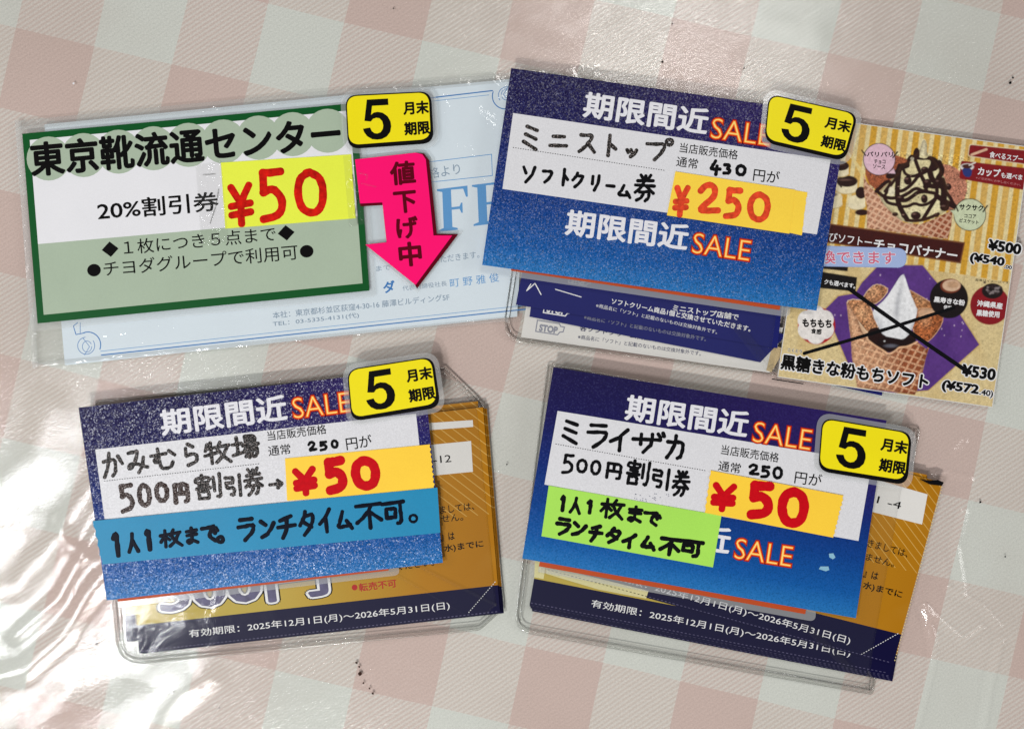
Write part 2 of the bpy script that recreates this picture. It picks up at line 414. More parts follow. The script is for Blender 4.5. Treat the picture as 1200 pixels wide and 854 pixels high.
# ------------------------------------------------------------------ handwriting
G = {
'ミ': [[(18,12),(78,26)],[(14,42),(74,57)],[(6,70),(80,96)]], 'ニ': [[(20,28),(78,26)],[(6,76),(94,72)]],
'ス': [[(12,14),(45,14),(78,10),(62,45),(36,74),(8,94)],[(55,52),(92,92)]], 'ト': [[(38,3),(38,97)],[(40,38),(84,64)]],
'ッ': [[(14,36),(24,58)],[(44,30),(52,54)],[(90,30),(78,68),(44,94)]], 'プ': [[(4,28),(40,26),(74,22),(64,60),(36,96)],['o',88,12,12]],
'ソ': [[(12,18),(30,48)],[(88,12),(72,60),(34,97)]], 'フ': [[(8,18),(50,16),(88,12),(76,58),(30,97)]],
'ク': [[(42,4),(30,30),(6,54)],[(38,22),(66,20),(90,18),(72,62),(28,98)]], 'リ': [[(20,14),(20,60)],[(78,8),(76,55),(44,98)]],
'ー': [[(2,52),(98,48)]], 'ム': [[(46,6),(30,48),(8,84),(50,82),(86,76)],[(66,52),(94,96)]],
'券': [[(26,4),(38,18)],[(74,2),(62,18)],[(14,26),(86,22)],[(4,44),(96,40)],[(50,6),(44,38),(6,70)],[(54,42),(94,68)],[(28,66),(52,65),(76,62),(70,90),(58,96)],[(48,66),(42,84),(18,98)]],
'か': [[(6,34),(36,31),(64,30),(62,76),(46,94)],[(38,4),(28,60),(6,97)],[(76,16),(94,50)]],
'み': [[(14,16),(36,15),(60,10),(38,58),(16,84),(6,70),(24,58),(60,66),(95,80)],[(80,38),(74,70),(54,97)]],
'む': [[(4,32),(32,30),(62,26)],[(32,4),(34,50),(22,66),(12,52),(28,44),(36,66),(40,92),(76,92),(84,66)],[(72,16),(95,36)]],
'ら': [[(34,4),(62,18)],[(24,24),(18,64),(50,46),(84,58),(74,86),(28,98)]],
'牧': [[(16,10),(6,38)],[(12,30),(46,27)],[(3,62),(48,52)],[(28,4),(28,98)],[(64,4),(50,36)],[(58,25),(97,21)],[(88,28),(74,66),(44,98)],[(57,44),(72,72),(98,98)]],
'場': [[(3,36),(38,32)],[(21,8),(21,76)],[(2,82),(40,70)],[(52,4),(52,33)],[(52,5),(86,4),(86,32)],[(52,18),(84,18)],[(52,32),(86,31)],[(42,45),(98,42)],[(58,46),(42,72)],[(53,58),(74,57),(94,56),(88,94),(76,92)],[(68,60),(48,92)],[(80,60),(62,96)]],
'円': [[(14,96),(14,12)],[(14,13),(50,12),(90,12),(90,52),(89,92),(74,94)],[(50,12),(50,54)],[(14,54),(88,54)]],
'割': [[(30,1),(30,12)],[(4,26),(5,14),(32,13),(60,14),(56,25)],[(14,31),(50,30)],[(16,42),(48,42)],[(6,54),(58,53)],[(31,20),(31,62)],[(14,64),(32,64),(50,64),(50,80),(48,93)],[(14,64),(14,93)],[(14,92),(48,92)],[(73,14),(73,66)],[(95,3),(95,50),(94,93),(82,88)]],
'引': [[(8,12),(30,12),(52,12),(52,24),(50,36)],[(12,36),(50,36)],[(14,36),(10,60),(34,60),(56,60),(52,94),(36,90)],[(88,2),(88,98)]],
'→': [[(3,50),(92,50)],[(60,18),(76,34),(94,50),(76,66),(60,84)]],
'1': [[(14,30),(56,6),(56,50),(56,97)]], '人': [[(48,6),(42,50),(6,97)],[(46,42),(94,97)]],
'枚': [[(3,32),(46,28)],[(26,4),(26,98)],[(24,34),(3,70)],[(28,42),(46,60)],[(64,4),(50,36)],[(58,25),(97,21)],[(88,28),(74,66),(44,98)],[(57,44),(72,72),(98,98)]],
'ま': [[(14,22),(88,18)],[(17,44),(84,41)],[(50,4),(50,44),(50,80),(28,94),(12,80),(34,68),(88,90)]],
'で': [[(6,22),(46,20),(88,12),(52,44),(46,76),(80,97)],[(72,38),(80,54)],[(90,28),(98,42)]],
'。': [['o',50,50,36]], 'ラ': [[(18,10),(82,9)],[(6,40),(50,38),(92,34),(78,68),(34,98)]],
'ン': [[(10,16),(40,36)],[(10,94),(52,80),(94,28)]], 'チ': [[(78,6),(18,22)],[(3,50),(97,45)],[(52,18),(52,60),(24,98)]],
'タ': [[(44,4),(30,32),(6,56)],[(38,22),(64,20),(90,18),(72,62),(26,98)],[(30,46),(70,68)]],
'イ': [[(84,4),(50,38),(6,62)],[(52,38),(52,98)]],
'不': [[(3,12),(97,9)],[(60,14),(40,45),(3,74)],[(50,32),(50,98)],[(58,42),(94,70)]],
'可': [[(3,13),(98,9)],[(20,34),(20,72)],[(20,35),(40,35),(60,34),(58,54),(56,71)],[(20,71),(58,70)],[(82,12),(82,50),(82,92),(66,96)]],
'ザ': [[(3,37),(88,32)],[(28,12),(28,60)],[(62,8),(62,55),(38,98)],[(80,4),(86,20)],[(93,0),(99,14)]],
'カ': [[(6,32),(46,30),(88,27),(86,60),(80,90),(62,95)],[(48,3),(42,50),(6,98)]],
'¥': [[(12,6),(50,46)],[(90,3),(50,46),(50,98)],[(10,54),(92,48)],[(10,76),(92,70)]],
'5': [[(24,6),(24,44)],[(22,8),(50,8),(84,6)],[(22,44),(56,36),(88,58),(76,88),(18,94)]],
'0': [[(50,5),(22,14),(12,46),(22,82),(50,95),(78,84),(88,48),(78,16),(50,5),(40,7)]],
'2': [[(12,30),(34,7),(70,10),(76,40),(44,66),(12,92),(50,90),(94,86)]],
'4': [[(46,4),(28,34),(8,62),(50,62),(92,58)],[(64,38),(58,98)]],
'3': [[(16,12),(46,8),(80,14),(44,44),(82,58),(76,90),(14,92)]],
}
def chaikin(p, it=2):
    p = [np.array(x, float) for x in p]
    for _ in range(it):
        if len(p) < 3: break
        q = [p[0]]
        for i in range(len(p) - 1):
            a, b = p[i], p[i + 1]
            if i > 0: q.append(a * .75 + b * .25)
            if i < len(p) - 2: q.append(a * .25 + b * .75)
        q.append(p[-1]); p = q
    return p
def stroke_geo(V, F, pts, wd, z, wob=0.10):
    """one marker stroke: a low rounded ridge of ink with round ends"""
    P = [np.array(p, float) for p in pts]
    # resample so that width can waver
    Q = [P[0]]
    for a, b in zip(P[:-1], P[1:]):
        L = np.linalg.norm(b - a); n = max(1, int(L / (wd * .9)))
        for k in range(1, n + 1): Q.append(a + (b - a) * k / n)
    if wd > 6.5: wob *= .4
    P = Q; n = len(P); prof = [(-1, 0), (-.6, .8), (0, 1), (.6, .8), (1, 0)]; hz = 0.03
    base = len(V); rings = []
    T = []
    for i in range(n):
        t = P[min(i + 1, n - 1)] - P[max(i - 1, 0)]; T.append(t / (np.linalg.norm(t) + 1e-9))
    ph = random.uniform(0, 6)
    def ring(c, t, ww):
        nn = np.array([-t[1], t[0]]); r = []
        for a, hh in prof:
            q = c + nn * a * ww / 2; r.append(len(V)); V.append(W(q[0], q[1], z + hh * hz))
        rings.append(r)
    for k in (0.12, .5, .87): ring(P[0] - T[0] * wd / 2 * (1 - k) ** .5 * .98 if k else P[0], T[0], wd * math.sqrt(max(0, 1 - (1 - k))) )
    for i in range(n): ring(P[i], T[i], wd * (1 + wob * math.sin(ph + i * 1.7) + random.uniform(-wob, wob) * .5))
    for k in (.87, .5, .12): ring(P[-1] + T[-1] * wd / 2 * (1 - k) ** .5 * .98, T[-1], wd * math.sqrt(k))
    for a, b in zip(rings[:-1], rings[1:]):
        for k in range(4): F.append([a[k], a[k + 1], b[k + 1], b[k]])
def hand(items, crop, ang, sw, z, mat, parent, name='handwriting'):
    """items: (char, x0, y0, x1, y1) in close-up coordinates; crop = (ox, oy, scale)"""
    ox, oy, s = crop; V, F = [], []; zz = z; ca, sa = math.cos(math.radians(ang)), math.sin(math.radians(ang))
    for it in items:
        ch, x0, y0, x1, y1 = it[:5]; w_ = it[5] if len(it) > 5 else sw
        cx, cy = ox + (x0 + x1) / 2 / s, oy + (y0 + y1) / 2 / s
        bw, bh = max(2, (x1 - x0) / s - w_ * .9), max(0.5, (y1 - y0) / s - w_ * .9)
        def mp(p):
            a, b = (p[0] - 50) / 96 * bw, (p[1] - 50) / 96 * bh
            return (cx + a * ca - b * sa, cy + a * sa + b * ca)
        for st in G[ch]:
            zz += 0.0015
            if st[0] == 'o':
                r = st[3]; pts = [(st[1] + r * math.cos(t) , st[2] + r * math.sin(t)) for t in np.linspace(-1.5, 5.1, 12)]
            else:
                pts = [tuple(q + rng.uniform(-1.5, 1.5, 2) * (.4 if w_ > 6.5 else 1)) for q in chaikin(st)]
            stroke_geo(V, F, [mp(p) for p in pts], w_, zz)
    return link(name, V, F, mat, parent)
def dashes(p, q, n, wd, z, mat, parent, name='dotted_line', duty=.5):
    p = np.array(p, float); q = np.array(q, float); d = (q - p) / n; t = d / np.linalg.norm(d); nn = np.array([-t[1], t[0]]) * wd / 2
    V, F = [], []
    for k in range(n):
        a = p + d * k; b = a + d * duty; i = len(V)
        for c in (a - nn, b - nn, b + nn, a + nn): V.append(W(c[0], c[1], z))
        F.append([i + 3, i + 2, i + 1, i])
    return link(name, V, F, mat, parent)
def flat(name, pts, z, mat, parent): return sheet(name, pts, z - 0.012, 0.012, mat, parent)
def line(name, pts, wd, z, mat, parent, wob=0.0):
    V, F = [], []; stroke_geo(V, F, pts, wd, z - 0.02, wob); return link(name, V, F, mat, parent)
def disc(cx, cy, r, n=28): return [(cx + r * math.cos(2 * math.pi * k / n), cy + r * math.sin(2 * math.pi * k / n)) for k in range(n)]
def tube(name, pts, r, mat, parent, closed=True, zs=None, flatten=1.0, n=8):
    """a bead of clear plastic along a path; r in layout units"""
    P = [np.array(W(p[0], p[1], zz)) for p, zz in zip(pts, zs)]; m = len(P); V, F = [], []
    for i in range(m):
        a = P[i - 1] if (closed or i) else P[i]; b = P[(i + 1) % m] if (closed or i < m - 1) else P[i]
        t = b - a; t = t / (np.linalg.norm(t) + 1e-12); s = np.cross(t, [0, 0, 1]); s /= np.linalg.norm(s) + 1e-12
        for k in range(n):
            th = 2 * math.pi * k / n
            V.append(P[i] + s * math.cos(th) * r * PX + np.array([0, 0, 1]) * math.sin(th) * r * PX * flatten)
    for i in range(m if closed else m - 1):
        j = (i + 1) % m
        for k in range(n): F.append([i * n + k, i * n + (k + 1) % n, j * n + (k + 1) % n, j * n + k])
    return link(name, V, F, mat, parent, smooth=True)

# ------------------------------------------------------------------ the setting: cloth and vinyl cover
V, F = [], []
def grid(x0, x1, y0, y1, st, zf):
    xs = np.arange(x0, x1 + st, st); ys = np.arange(y0, y1 + st, st); XX, YY = np.meshgrid(xs, ys)
    ZZ = zf(XX, YY)
    vs = np.stack([(XX - 600) * PX, -(YY - 427) * PX, ZZ * 1e-3], -1).reshape(-1, 3)
    nx, ny = len(xs), len(ys); idx = np.arange(nx * ny).reshape(ny, nx)
    fs = np.stack([idx[1:, :-1], idx[1:, 1:], idx[:-1, 1:], idx[:-1, :-1]], -1).reshape(-1, 4)
    return vs, fs.tolist()
def smooth_noise(X, Y, s, seed):
    r = np.random.default_rng(seed); o = np.zeros_like(X)
    for k in range(14):
        a = r.uniform(0, 2 * math.pi); f = r.uniform(.5, 1.6) / s; o += np.sin((X * math.cos(a) + Y * math.sin(a)) * f * 2 * math.pi + r.uniform(0, 6.28))
    return o / 14 ** .5
def dist_poly(X, Y, pts):
    best = np.full(X.shape, 1e9)
    for (ax, ay), (bx, by) in zip(pts[:-1], pts[1:]):
        dx, dy = bx - ax, by - ay; L = dx * dx + dy * dy + 1e-9
        t = np.clip(((X - ax) * dx + (Y - ay) * dy) / L, 0, 1)
        best = np.minimum(best, np.hypot(X - ax - t * dx, Y - ay - t * dy))
    return best
vs, fs = grid(-700, 1900, -650, 1500, 50, lambda X, Y: 0 * X)
cloth = link('tablecloth', vs, fs, M['gingham']); tag(cloth, kind='structure')
def cover_z(X, Y):
    z = 0.75 + 0.10 * smooth_noise(X, Y, 260, 1) + 0.02 * smooth_noise(X, Y, 70, 2)
    cor = np.exp(-(np.hypot((X - 60) / 190, (Y - 700) / 190)) ** 2)
    z = z + cor * (.16 * smooth_noise(X + Y * .7, Y - X * .7, 75, 21) + .03 * smooth_noise(X, Y, 30, 22) + .003 * smooth_noise(X, Y, 10, 23))
    top_ = np.exp(-(np.hypot((X - 760) / 200, (Y - 40) / 80)) ** 2); z = z + top_ * (.05 * smooth_noise(X, Y, 45, 31) + .006 * smooth_noise(X, Y, 12, 32))
    R = [([(-60, 800), (30, 785), (75, 745), (110, 690), (150, 640)], 1.5, 13), ([(-40, 700), (20, 690), (62, 640), (100, 590), (118, 560)], 1.0, 16),
         ([(40, 854), (95, 800), (150, 780), (205, 800)], 0.8, 24), ([(-50, 600), (10, 560), (50, 530), (60, 480)], 0.6, 22),
         ([(70, 610), (85, 640), (110, 655)], .6, 8), ([(20, 745), (70, 700), (105, 640), (128, 600)], 0.9, 9),
         ([(150, 900), (190, 830), (240, 790)], 0.7, 18),
         ([(1083, 712), (1092, 745), (1094, 775), (1084, 815), (1072, 860)], 1.05, 3.4), ([(1083, 712), (1100, 728), (1128, 752), (1150, 735)], .95, 3.5),
         ([(1110, 690), (1150, 712), (1170, 735)], .9, 4), ([(1172, 750), (1160, 800), (1150, 860)], 1.05, 4), ([(1128, 600), (1118, 640), (1126, 690)], .9, 4),
         ([(1092, 560), (1112, 556), (1136, 562)], .9, 3.0), ([(1118, 530), (1130, 516)], .7, 2.5), ([(1160, 700), (1200, 770), (1210, 860)], .3, 8),
         ([(592, 445), (589, 540), (594, 700)], .3, 3), ([(225, 90), (232, 75), (222, 60)], .25, 4), ([(600, 20), (680, 45), (760, 30)], .25, 14), ([(850, 60), (900, 30), (960, 40)], .2, 12), ([(186, 70), (188, 84)], .4, 2.0)]
    for pts, a, wd in R: z = z + a * np.exp(-(dist_poly(X, Y, pts) / wd) ** 2)
    return np.maximum(z, 0.25)
vs, fs = grid(-260, 1460, -200, 1060, 3.2, cover_z)
cover = link('vinyl_cover', vs, fs, M['cover'], smooth=True); tag(cover, kind='structure')
# specks caught on the cover
specks = [(86, 98, 1.6), (418, 776, 1.6), (421, 781, 1.5), (422, 789, 2.3), (426, 800, 1.2), (433, 806, 1.3), (437, 812, 1.5), (113, 754, 1.4), (204, 810, 1.2), (257, 829, 1.2), (461, 10, 1.0), (872, 80, 1.0), (1187, 91, 1.3), (1184, 97, 1.8), (788, 28, .9), (776, 73, 1.2), (1149, 588, 1.6), (1178, 652, 1), (594, 544, 1), (160, 650, 1)]
for k, (x, y, r) in enumerate(specks):
    pts = [(x + r * random.uniform(.6, 1.3) * math.cos(t), y + r * random.uniform(.6, 1.3) * math.sin(t)) for t in np.linspace(0, 5.6, 7)]
    z0 = float(cover_z(np.array([x * 1.0]), np.array([y * 1.0]))[0])
    sheet('dirt_speck', pts, z0, 0.12, paper('brown_dirt', '#3a2620', .8, .1, .1, 0) if 415 < x < 440 else (M['white'] if k == 0 else M['marker']), cover)

# ------------------------------------------------------------------ certificate in its bag
ZB = 1.1
cert = thing('gift_certificate', 'pale blue discount certificate with a thin blue scroll border inside the clear bag', 'certificate', 380, 260, ZB)
C0 = ((52, 146), (622, 90.5), (606, 371), (76, 428))
sheet('certificate_paper', C0, ZB, 0.12, M['pale'], cert)
zt = ZB + 0.135
line('border_line', [(119, 416), (590, 365), (640, 360)], 1.5, zt, M['blueline'], cert)
line('border_line', [(118, 411.5), (590, 360.5), (640, 355)], 0.7, zt, M['blueink'], cert)
line('border_line', [(500, 115.5), (577, 106.5)], 1.5, zt, M['blueline'], cert)
line('border_line', [(500, 119.5), (573, 111.5)], 0.7, zt, M['blueink'], cert)
def scroll(cx, cy, s, rot):
    def R(p): a = math.radians(rot); return (cx + s * (p[0] * math.cos(a) - p[1] * math.sin(a)), cy + s * (p[0] * math.sin(a) + p[1] * math.cos(a)))
    V, F = [], []
    arc = [(15 * math.cos(t), 15 * math.sin(t)) for t in np.linspace(-1.9, 0.35, 14)]
    stroke_geo(V, F, [R(p) for p in arc], 1.3, zt - .02, 0)
    stroke_geo(V, F, [R((10 * math.cos(t) - 2, 10 * math.sin(t) + 1)) for t in np.linspace(-.6, 4.6, 20)], 0.8, zt - .02, 0)
    stroke_geo(V, F, [R((5.5 * math.cos(t) - 1, 6.5 * math.sin(t) + 2)) for t in np.linspace(0, 5.8, 16)], 0.7, zt - .02, 0)
    stroke_geo(V, F, [R(p) for p in [(-4, -14), (-14, -12), (-17, -22), (-12, -26)]], 1.1, zt - .02, 0)
    stroke_geo(V, F, [R(p) for p in [(-9, -26), (-9, -14)]], .8, zt - .02, 0)
    stroke_geo(V, F, [R(p) for p in [(-6, -8), (2, 2), (-4, 12)]], .7, zt - .02, 0)
    return link('corner_scroll', V, F, M['blueline'], cert)
scroll(103, 404, 1.0, 0); scroll(592, 113, 1.0, 180)
def outline_box(c, wd, z, m, par, nm='box_rule'):
    for i in range(4): line(nm, [c[i], c[(i + 1) % 4]], wd, z, m, par)
outline_box([(470, 194), (576, 181), (577, 206), (472, 217)], .9, zt, M['blueink'], cert)
text('格より', (503, 210), (540, 204), 13, zt, M['greyblue'], cert)
SERIF_F = [[(0,0),(70,0),(70,26),(66,26),(60,6),(32,5),(32,46),(50,46),(54,38),(57,38),(57,62),(54,62),(50,52),(32,52),(32,92),(44,96),(44,100),(0,100),(0,96),(12,92),(12,8),(0,4)]]
def serif(x, y, w_, h_, ang):
    a = math.radians(ang)
    pts = [(x + px / 100 * w_ * math.cos(a) - py / 100 * h_ * math.sin(-a) * -1 * -1, 0) for px, py in SERIF_F[0]]
    pts = [(x + px / 70 * w_ * math.cos(a) - py / 100 * h_ * math.sin(a) * -1 * 0 + py * 0.02, y + px / 70 * w_ * math.sin(a) + py / 100 * h_) for px, py in SERIF_F[0]]
    flat('large_print_letter', pts, zt, M['blueink'], cert)
serif(512, 222, 36, 50, -7); serif(553, 217, 36, 48, -7)
line('large_print_letter', [(479 + 22 * math.cos(t), 250 + 27 * math.sin(t)) for t in np.linspace(0, 6.2, 26)], 7, zt, M['blueink'], cert)
text('いただきます。', (508, 309), (562, 302), 8, zt, M['greyblue'], cert)
text('まで', (441, 318), (458, 316), 6, zt, M['greyblue'], cert)
text('ダ', (450, 344), (464, 342), 14, zt, M['blueline'], cert, 0.03)
text('代表取締役社長', (472, 341), (524, 335), 6, zt, M['greyblue'], cert)
text('町 野 雅 俊', (528, 337), (585, 330), 10.5, zt, M['blueink'], cert)
text('本社：東京都杉並区荻窪4-30-16 藤澤ビルディング5F', (320, 373.5), (527, 352), 8.0, zt, M['greyblue'], cert, 0.004)
text('TEL：03-5335-4131(代)', (320, 383.5), (421, 373), 7.0, zt, M['greyblue'], cert, 0.004)
bag = thing('clear_bag', 'long clear crinkled plastic bag with a sealed top edge holding the certificate', 'plastic bag', 370, 255, ZB)
def bagz(u, v): return 0.35 * math.sin(math.pi * u) * math.sin(math.pi * v) * .4
BG = ((17, 142), (703, 75), (724, 366), (38, 432))
curl('film', BG[0], BG[1], BG[2], BG[3], ZB + .30, .03, M['bag'], bag, bagz, 60, 24)
def strip(name, a, b, w0, z, mat, par, n=120, amp=.25):
    a = np.array(a, float); b = np.array(b, float); t = (b - a) / np.linalg.norm(b - a); nn = np.array([-t[1], t[0]]) * w0
    V, F = [], []
    for i in range(n + 1):
        p = a + (b - a) * i / n; h1 = random.uniform(0, amp); h2 = random.uniform(0, amp)
        for k, hh in ((0, .0), (.33, h1), (.66, h2), (1, 0)):
            q = p + nn * k; V.append(W(q[0], q[1], z + hh))
    for i in range(n):
        for k in range(3): F.append([i * 4 + k, (i + 1) * 4 + k, (i + 1) * 4 + k + 1, i * 4 + k + 1])
    return link(name, V, F, mat, par, smooth=True)
M['seal'] = film('puckered_seal_film', (0.97, 0.972, 0.965, 1), 1.8, 0.12, 0.16, 0.5, 130)
strip('top_seal', (17, 142), (600, 85), 11, ZB + .38, M['seal'], bag)
strip('side_seal', (25, 141), (45, 431), 7, ZB + .38, M['seal'], bag, 60, .15)
strip('bottom_fold', (38, 430), (596, 376), -5, ZB + .36, M['seal'], bag, 90, .08)
# laminated shop price card
ZG = 2.0
GT = ((26, 157), (417, 121), (433, 340.5), (44, 379))
gc = thing('price_card', 'laminated white and sage green discount card with a dark green border', 'price card', 228, 250, ZG)
sheet('laminate_pouch', rquad([(17.5, 149), (424, 112), (441, 348), (36, 388.5)], 5), ZG, .10, M['lam'], gc)
sheet('card_base', GT, ZG + .11, .25, M['border'], gc)
g = lambda u, v: tuple(np.array(GT[0]) * (1 - u) * (1 - v) + np.array(GT[1]) * u * (1 - v) + np.array(GT[2]) * u * v + np.array(GT[3]) * (1 - u) * v)
z1 = ZG + .385
flat('white_field', [g(.021, .036), g(.979, .036), g(.981, .60), g(.0205, .585)], z1, M['white'], gc)
flat('sage_field', [g(.0205, .585), g(.981, .60), g(.981, .958), g(.0205, .958)], z1 + .002, M['sage'], gc)
for k, (x, y) in enumerate([(57, 186), (98, 182), (139, 178), (180, 174), (221, 170), (262, 166), (303, 161.5), (343, 157.5), (384, 153.5)]):
    flat('sage_dot', disc(x, y, 25.8), z1 + .016 + .0012 * k, M['sage'], gc)
zt = z1 + .045
text('東京靴流通センター', (37, 208), (401, 176), 41, zt, M['black'], gc, 0.030)
text('20%割引券', (115, 259), (257, 247), 23, zt, M['black'], gc, 0.014)
text('◆１枚につき５点まで◆', (120, 302), (346, 281), 18, zt, M['black'], gc, 0.002)
text('●チヨダグループで利用可●', (103, 326), (368, 302.5), 18, zt, M['black'], gc, 0.002)
nt = thing('price_note', 'neon yellow price note on the green bordered card', 'price label', 338, 224, z1)
sheet('note_paper', [(258.7, 190.7), (411.5, 181), (416.8, 256), (264, 268)], zt + .02, .10, M['neon'], nt)
CR2 = (220, 80, 3.75)
hand([('¥', 168, 500, 296, 698, 8.6), ('5', 290, 430, 448, 688, 9.6), ('0', 450, 436, 630, 664, 9.4)], CR2, -3, 8, zt + .13, M['red'], nt)
tp = sheet('clear_tape', [(229, 194), (259, 188), (268, 284), (236, 288)], zt + .14, .02, M['sheen']); tag(tp, 'strip of clear tape at the left end of the neon yellow note', 'tape')
tp = sheet('clear_tape', [(402, 183), (424, 181), (430, 262), (409, 266)], zt + .15, .02, M['sheen']); tag(tp, 'clear tape holding the right end of the neon yellow note', 'tape')
for k, (ax, ay, bx, by) in enumerate([(246, 262, 256, 222), (238, 205, 252, 204), (413, 205, 419, 262), (420, 215, 416, 250)]):
    V, F = [], []; stroke_geo(V, F, [(ax, ay), ((ax + bx) / 2 + 1.5, (ay + by) / 2), (bx, by)], 1.1, zt + .17, .3)
    tag(link('tape_crease', V, F, M['rim'], tp if k > 1 else gc), None)
# pink markdown arrow
ar = thing('markdown_arrow', 'hot pink downward arrow sticker with a maroon edge beside the green card', 'arrow sticker', 480, 260, ZG)
AP = [(416, 187), (487, 179), (495, 181), (499, 187), (508, 276), (530, 276), (487, 334), (428, 286.7), (453, 284), (448, 237.3), (422, 238.7)]
sh = [(488, 179), (497, 180), (503, 188), (512, 274), (537, 274.5), (489, 338), (484, 331), (470, 300), (480, 200)]
sheet('laminate_pouch', [(412, 183), (488, 175), (501, 177), (508, 186), (516, 270), (543, 271), (489, 344), (420, 286), (423, 240)], ZG, .12, M['lam'], ar)
sheet('maroon_edge', sh, ZG + .5, .12, M['maroon'], ar)
sheet('underline_edge', [(421, 236), (448, 235), (448.6, 240.5), (422.6, 242)], ZG + .5, .12, M['maroon'], ar)
sheet('arrow_body', AP, ZG + .63, .14, M['pink'], ar)
za = ZG + .80
for ch, cx, cy, ww, hh in (('値', 473, 203, 30, 28), ('下', 476, 237, 27, 26), ('げ', 478.5, 267, 26, 26), ('中', 482, 298, 27, 29)):
    text(ch, (cx - ww / 2, cy + hh / 2 + 1), (cx + ww / 2, cy + hh / 2 - 1.5), hh, za, M['maroon'], ar, 0.032)
for pts in ([(421, 203), (431, 205), (429, 211)], [(424, 215), (440, 219)]):
    line('film_scuff', pts, 1.5, za + .02, M['sheen'], ar, .3)

# ------------------------------------------------------------------ expiry stickers
def sticker(c, z, label, five=None):
    TL, TR, BR, BL = [np.array(p, float) for p in c]
    cx, cy = np.mean(c, axis=0)
    o = thing('expiry_sticker', label, 'sticker', cx, cy, z, 'yellow expiry stickers on the cards')
    f = lambda u, v: tuple(TL * (1 - u) * (1 - v) + TR * u * (1 - v) + BR * u * v + BL * (1 - u) * v)
    ex = grow([TL, TR, BR, BL], 5.8)
    sheet('laminate_pouch', rquad(ex, 17, 8), z, .30, M['lam2'], o)
    sheet('black_shadow_print', rquad([f(0, 0), f(1, 0), f(1, 1), f(0, 1)], 13, 8), z + .31, .06, M['black'], o)
    flat('yellow_field', rquad([f(.014, .022), f(.972, .022), f(.966, .915), f(.014, .925)], 12, 8), z + .40, M['yellow'], o)
    zz = z + .43
    F5 = [(.19,0),(.93,0),(.93,.16),(.36,.16),(.31,.38),(.40,.33),(.54,.315),(.72,.345),(.88,.44),(.97,.57),(.985,.69),(.94,.83),(.81,.94),(.63,.995),(.47,1),(.30,.98),(.13,.90),(.03,.79),(0,.71),(.25,.69),(.30,.78),(.39,.835),(.49,.85),(.61,.82),(.69,.74),(.71,.65),(.68,.55),(.60,.48),(.49,.46),(.37,.48),(.29,.545),(.065,.52)]
    flat('printed_number', [f(.185 + a * .335, .10 + b * .76) for a, b in F5], zz, M['black'], o)
    text('月末', f(.665, .43), f(.965, .43), np.linalg.norm(BL - TL) * .25, zz, M['black'], o, 0.038)
    text('期限', f(.665, .82), f(.965, .82), np.linalg.norm(BL - TL) * .25, zz, M['black'], o, 0.038)
    return o
sticker([(404.5, 112), (505, 107), (508.5, 168), (408, 175)], 2.7, 'yellow expiry sticker above the hot pink arrow')

# ------------------------------------------------------------------ clear vinyl cases
def case(label, pts, rs, zlow, ztop, inset, group='soft clear cases under the blue sale cards'):
    o = thing('clear_case', label, 'plastic case', *np.mean(pts, axis=0), zlow, group)
    ring = roundpoly(pts, rs, 7); n = len(ring)
    inn = grow(ring, -inset); inn2 = grow(ring, -inset * .35)
    V = [W(x, y, zlow) for x, y in ring] + [W(x, y, zlow + (ztop - zlow) * .25) for x, y in inn2] + [W(x, y, ztop) for x, y in inn]
    F = [[k * n + i, (k * n + (i + 1) % n), ((k + 1) * n + (i + 1) % n), (k + 1) * n + i] for k in range(2) for i in range(n)]
    F.append(list(range(2 * n, 3 * n)))
    fo = link('film', V, F, M['case'], o)
    bm = bmesh.new(); bm.from_mesh(fo.data); bmesh.ops.recalc_face_normals(bm, faces=bm.faces); bm.to_mesh(fo.data); bm.free()
    tube('outer_rim', ring, 1.15, M['rim'], o, True, [zlow] * n, .8)
    r2 = grow(ring, -4.5); tube('weld_line', r2, 0.7, M['rim'], o, True, [zlow + .2] * n, .6)
    return o

# ------------------------------------------------------------------ blue sale cards
def sale_card(label, c, z, panel, titles, sales, shop, tsuujo, yen, dots, strip_, bow):
    o = thing('sale_price_card', label, 'price card', *np.mean(c, axis=0), z, 'glittery blue sale cards')
    (sa, sb) = strip_
    TL, TR, BR, BL = c
    sa = np.array(sa, float); sb = np.array(sb, float)
    t = (sb - sa) / np.linalg.norm(sb - sa); dn = np.array([-t[1], t[0]])
    sheet('clear_backing', roundpoly([tuple(sa - dn * 60), tuple(sb - dn * 60), tuple(sb + dn * 9 + t * 14), tuple(sa + dn * 9)], [0, 0, 9, 0]), z - .45, .10, M['greyfilm'], o)
    sheet('orange_backing', [tuple(sa - dn * 60), tuple(sb - dn * 60), tuple(sb + dn * 2.2), tuple(sa + dn * 2.2)], z - .34, .20, M['orange'], o)
    edge = curl('card_base', TL, TR, BR, BL, z, .28, M['blue_fine' if 'darkest' in label else 'blue'], o, bow)
    zz = z + .31
    flat('white_panel', panel, zz, M['panel'], o)
    zt = zz + .03
    for a, b in titles: text('期限間近', a, b, 31, zt, M['title'], o, 0.025)
    for a, b in sales: text('SALE', a, b, 23, zt + .03, M['saleY'], o, -0.020, name='sale_lettering', layers=[(0.045, M['saleR'], -.03), (0.014, M['saleO'], -.015)])
    text('当店販売価格', shop[0], shop[1], 11.5, zt, M['black'], o, 0.006)
    text('通常', tsuujo[0], tsuujo[1], 12, zt, M['black'], o, 0.006)
    text('円が', yen[0], yen[1], 15, zt, M['black'], o, 0.006)
    dashes(dots[0], dots[1], 62, .8, zt, M['black'], o)
    return o, zt
def flat_bow(u, v): return 0.0
def price_tape(name, pts, z, mat, label, cat='price label', th=.10):
    o = thing(name, label, cat, *np.mean(pts, axis=0), z)
    sheet('tape_strip', pts, z, th, mat, o)
    return o
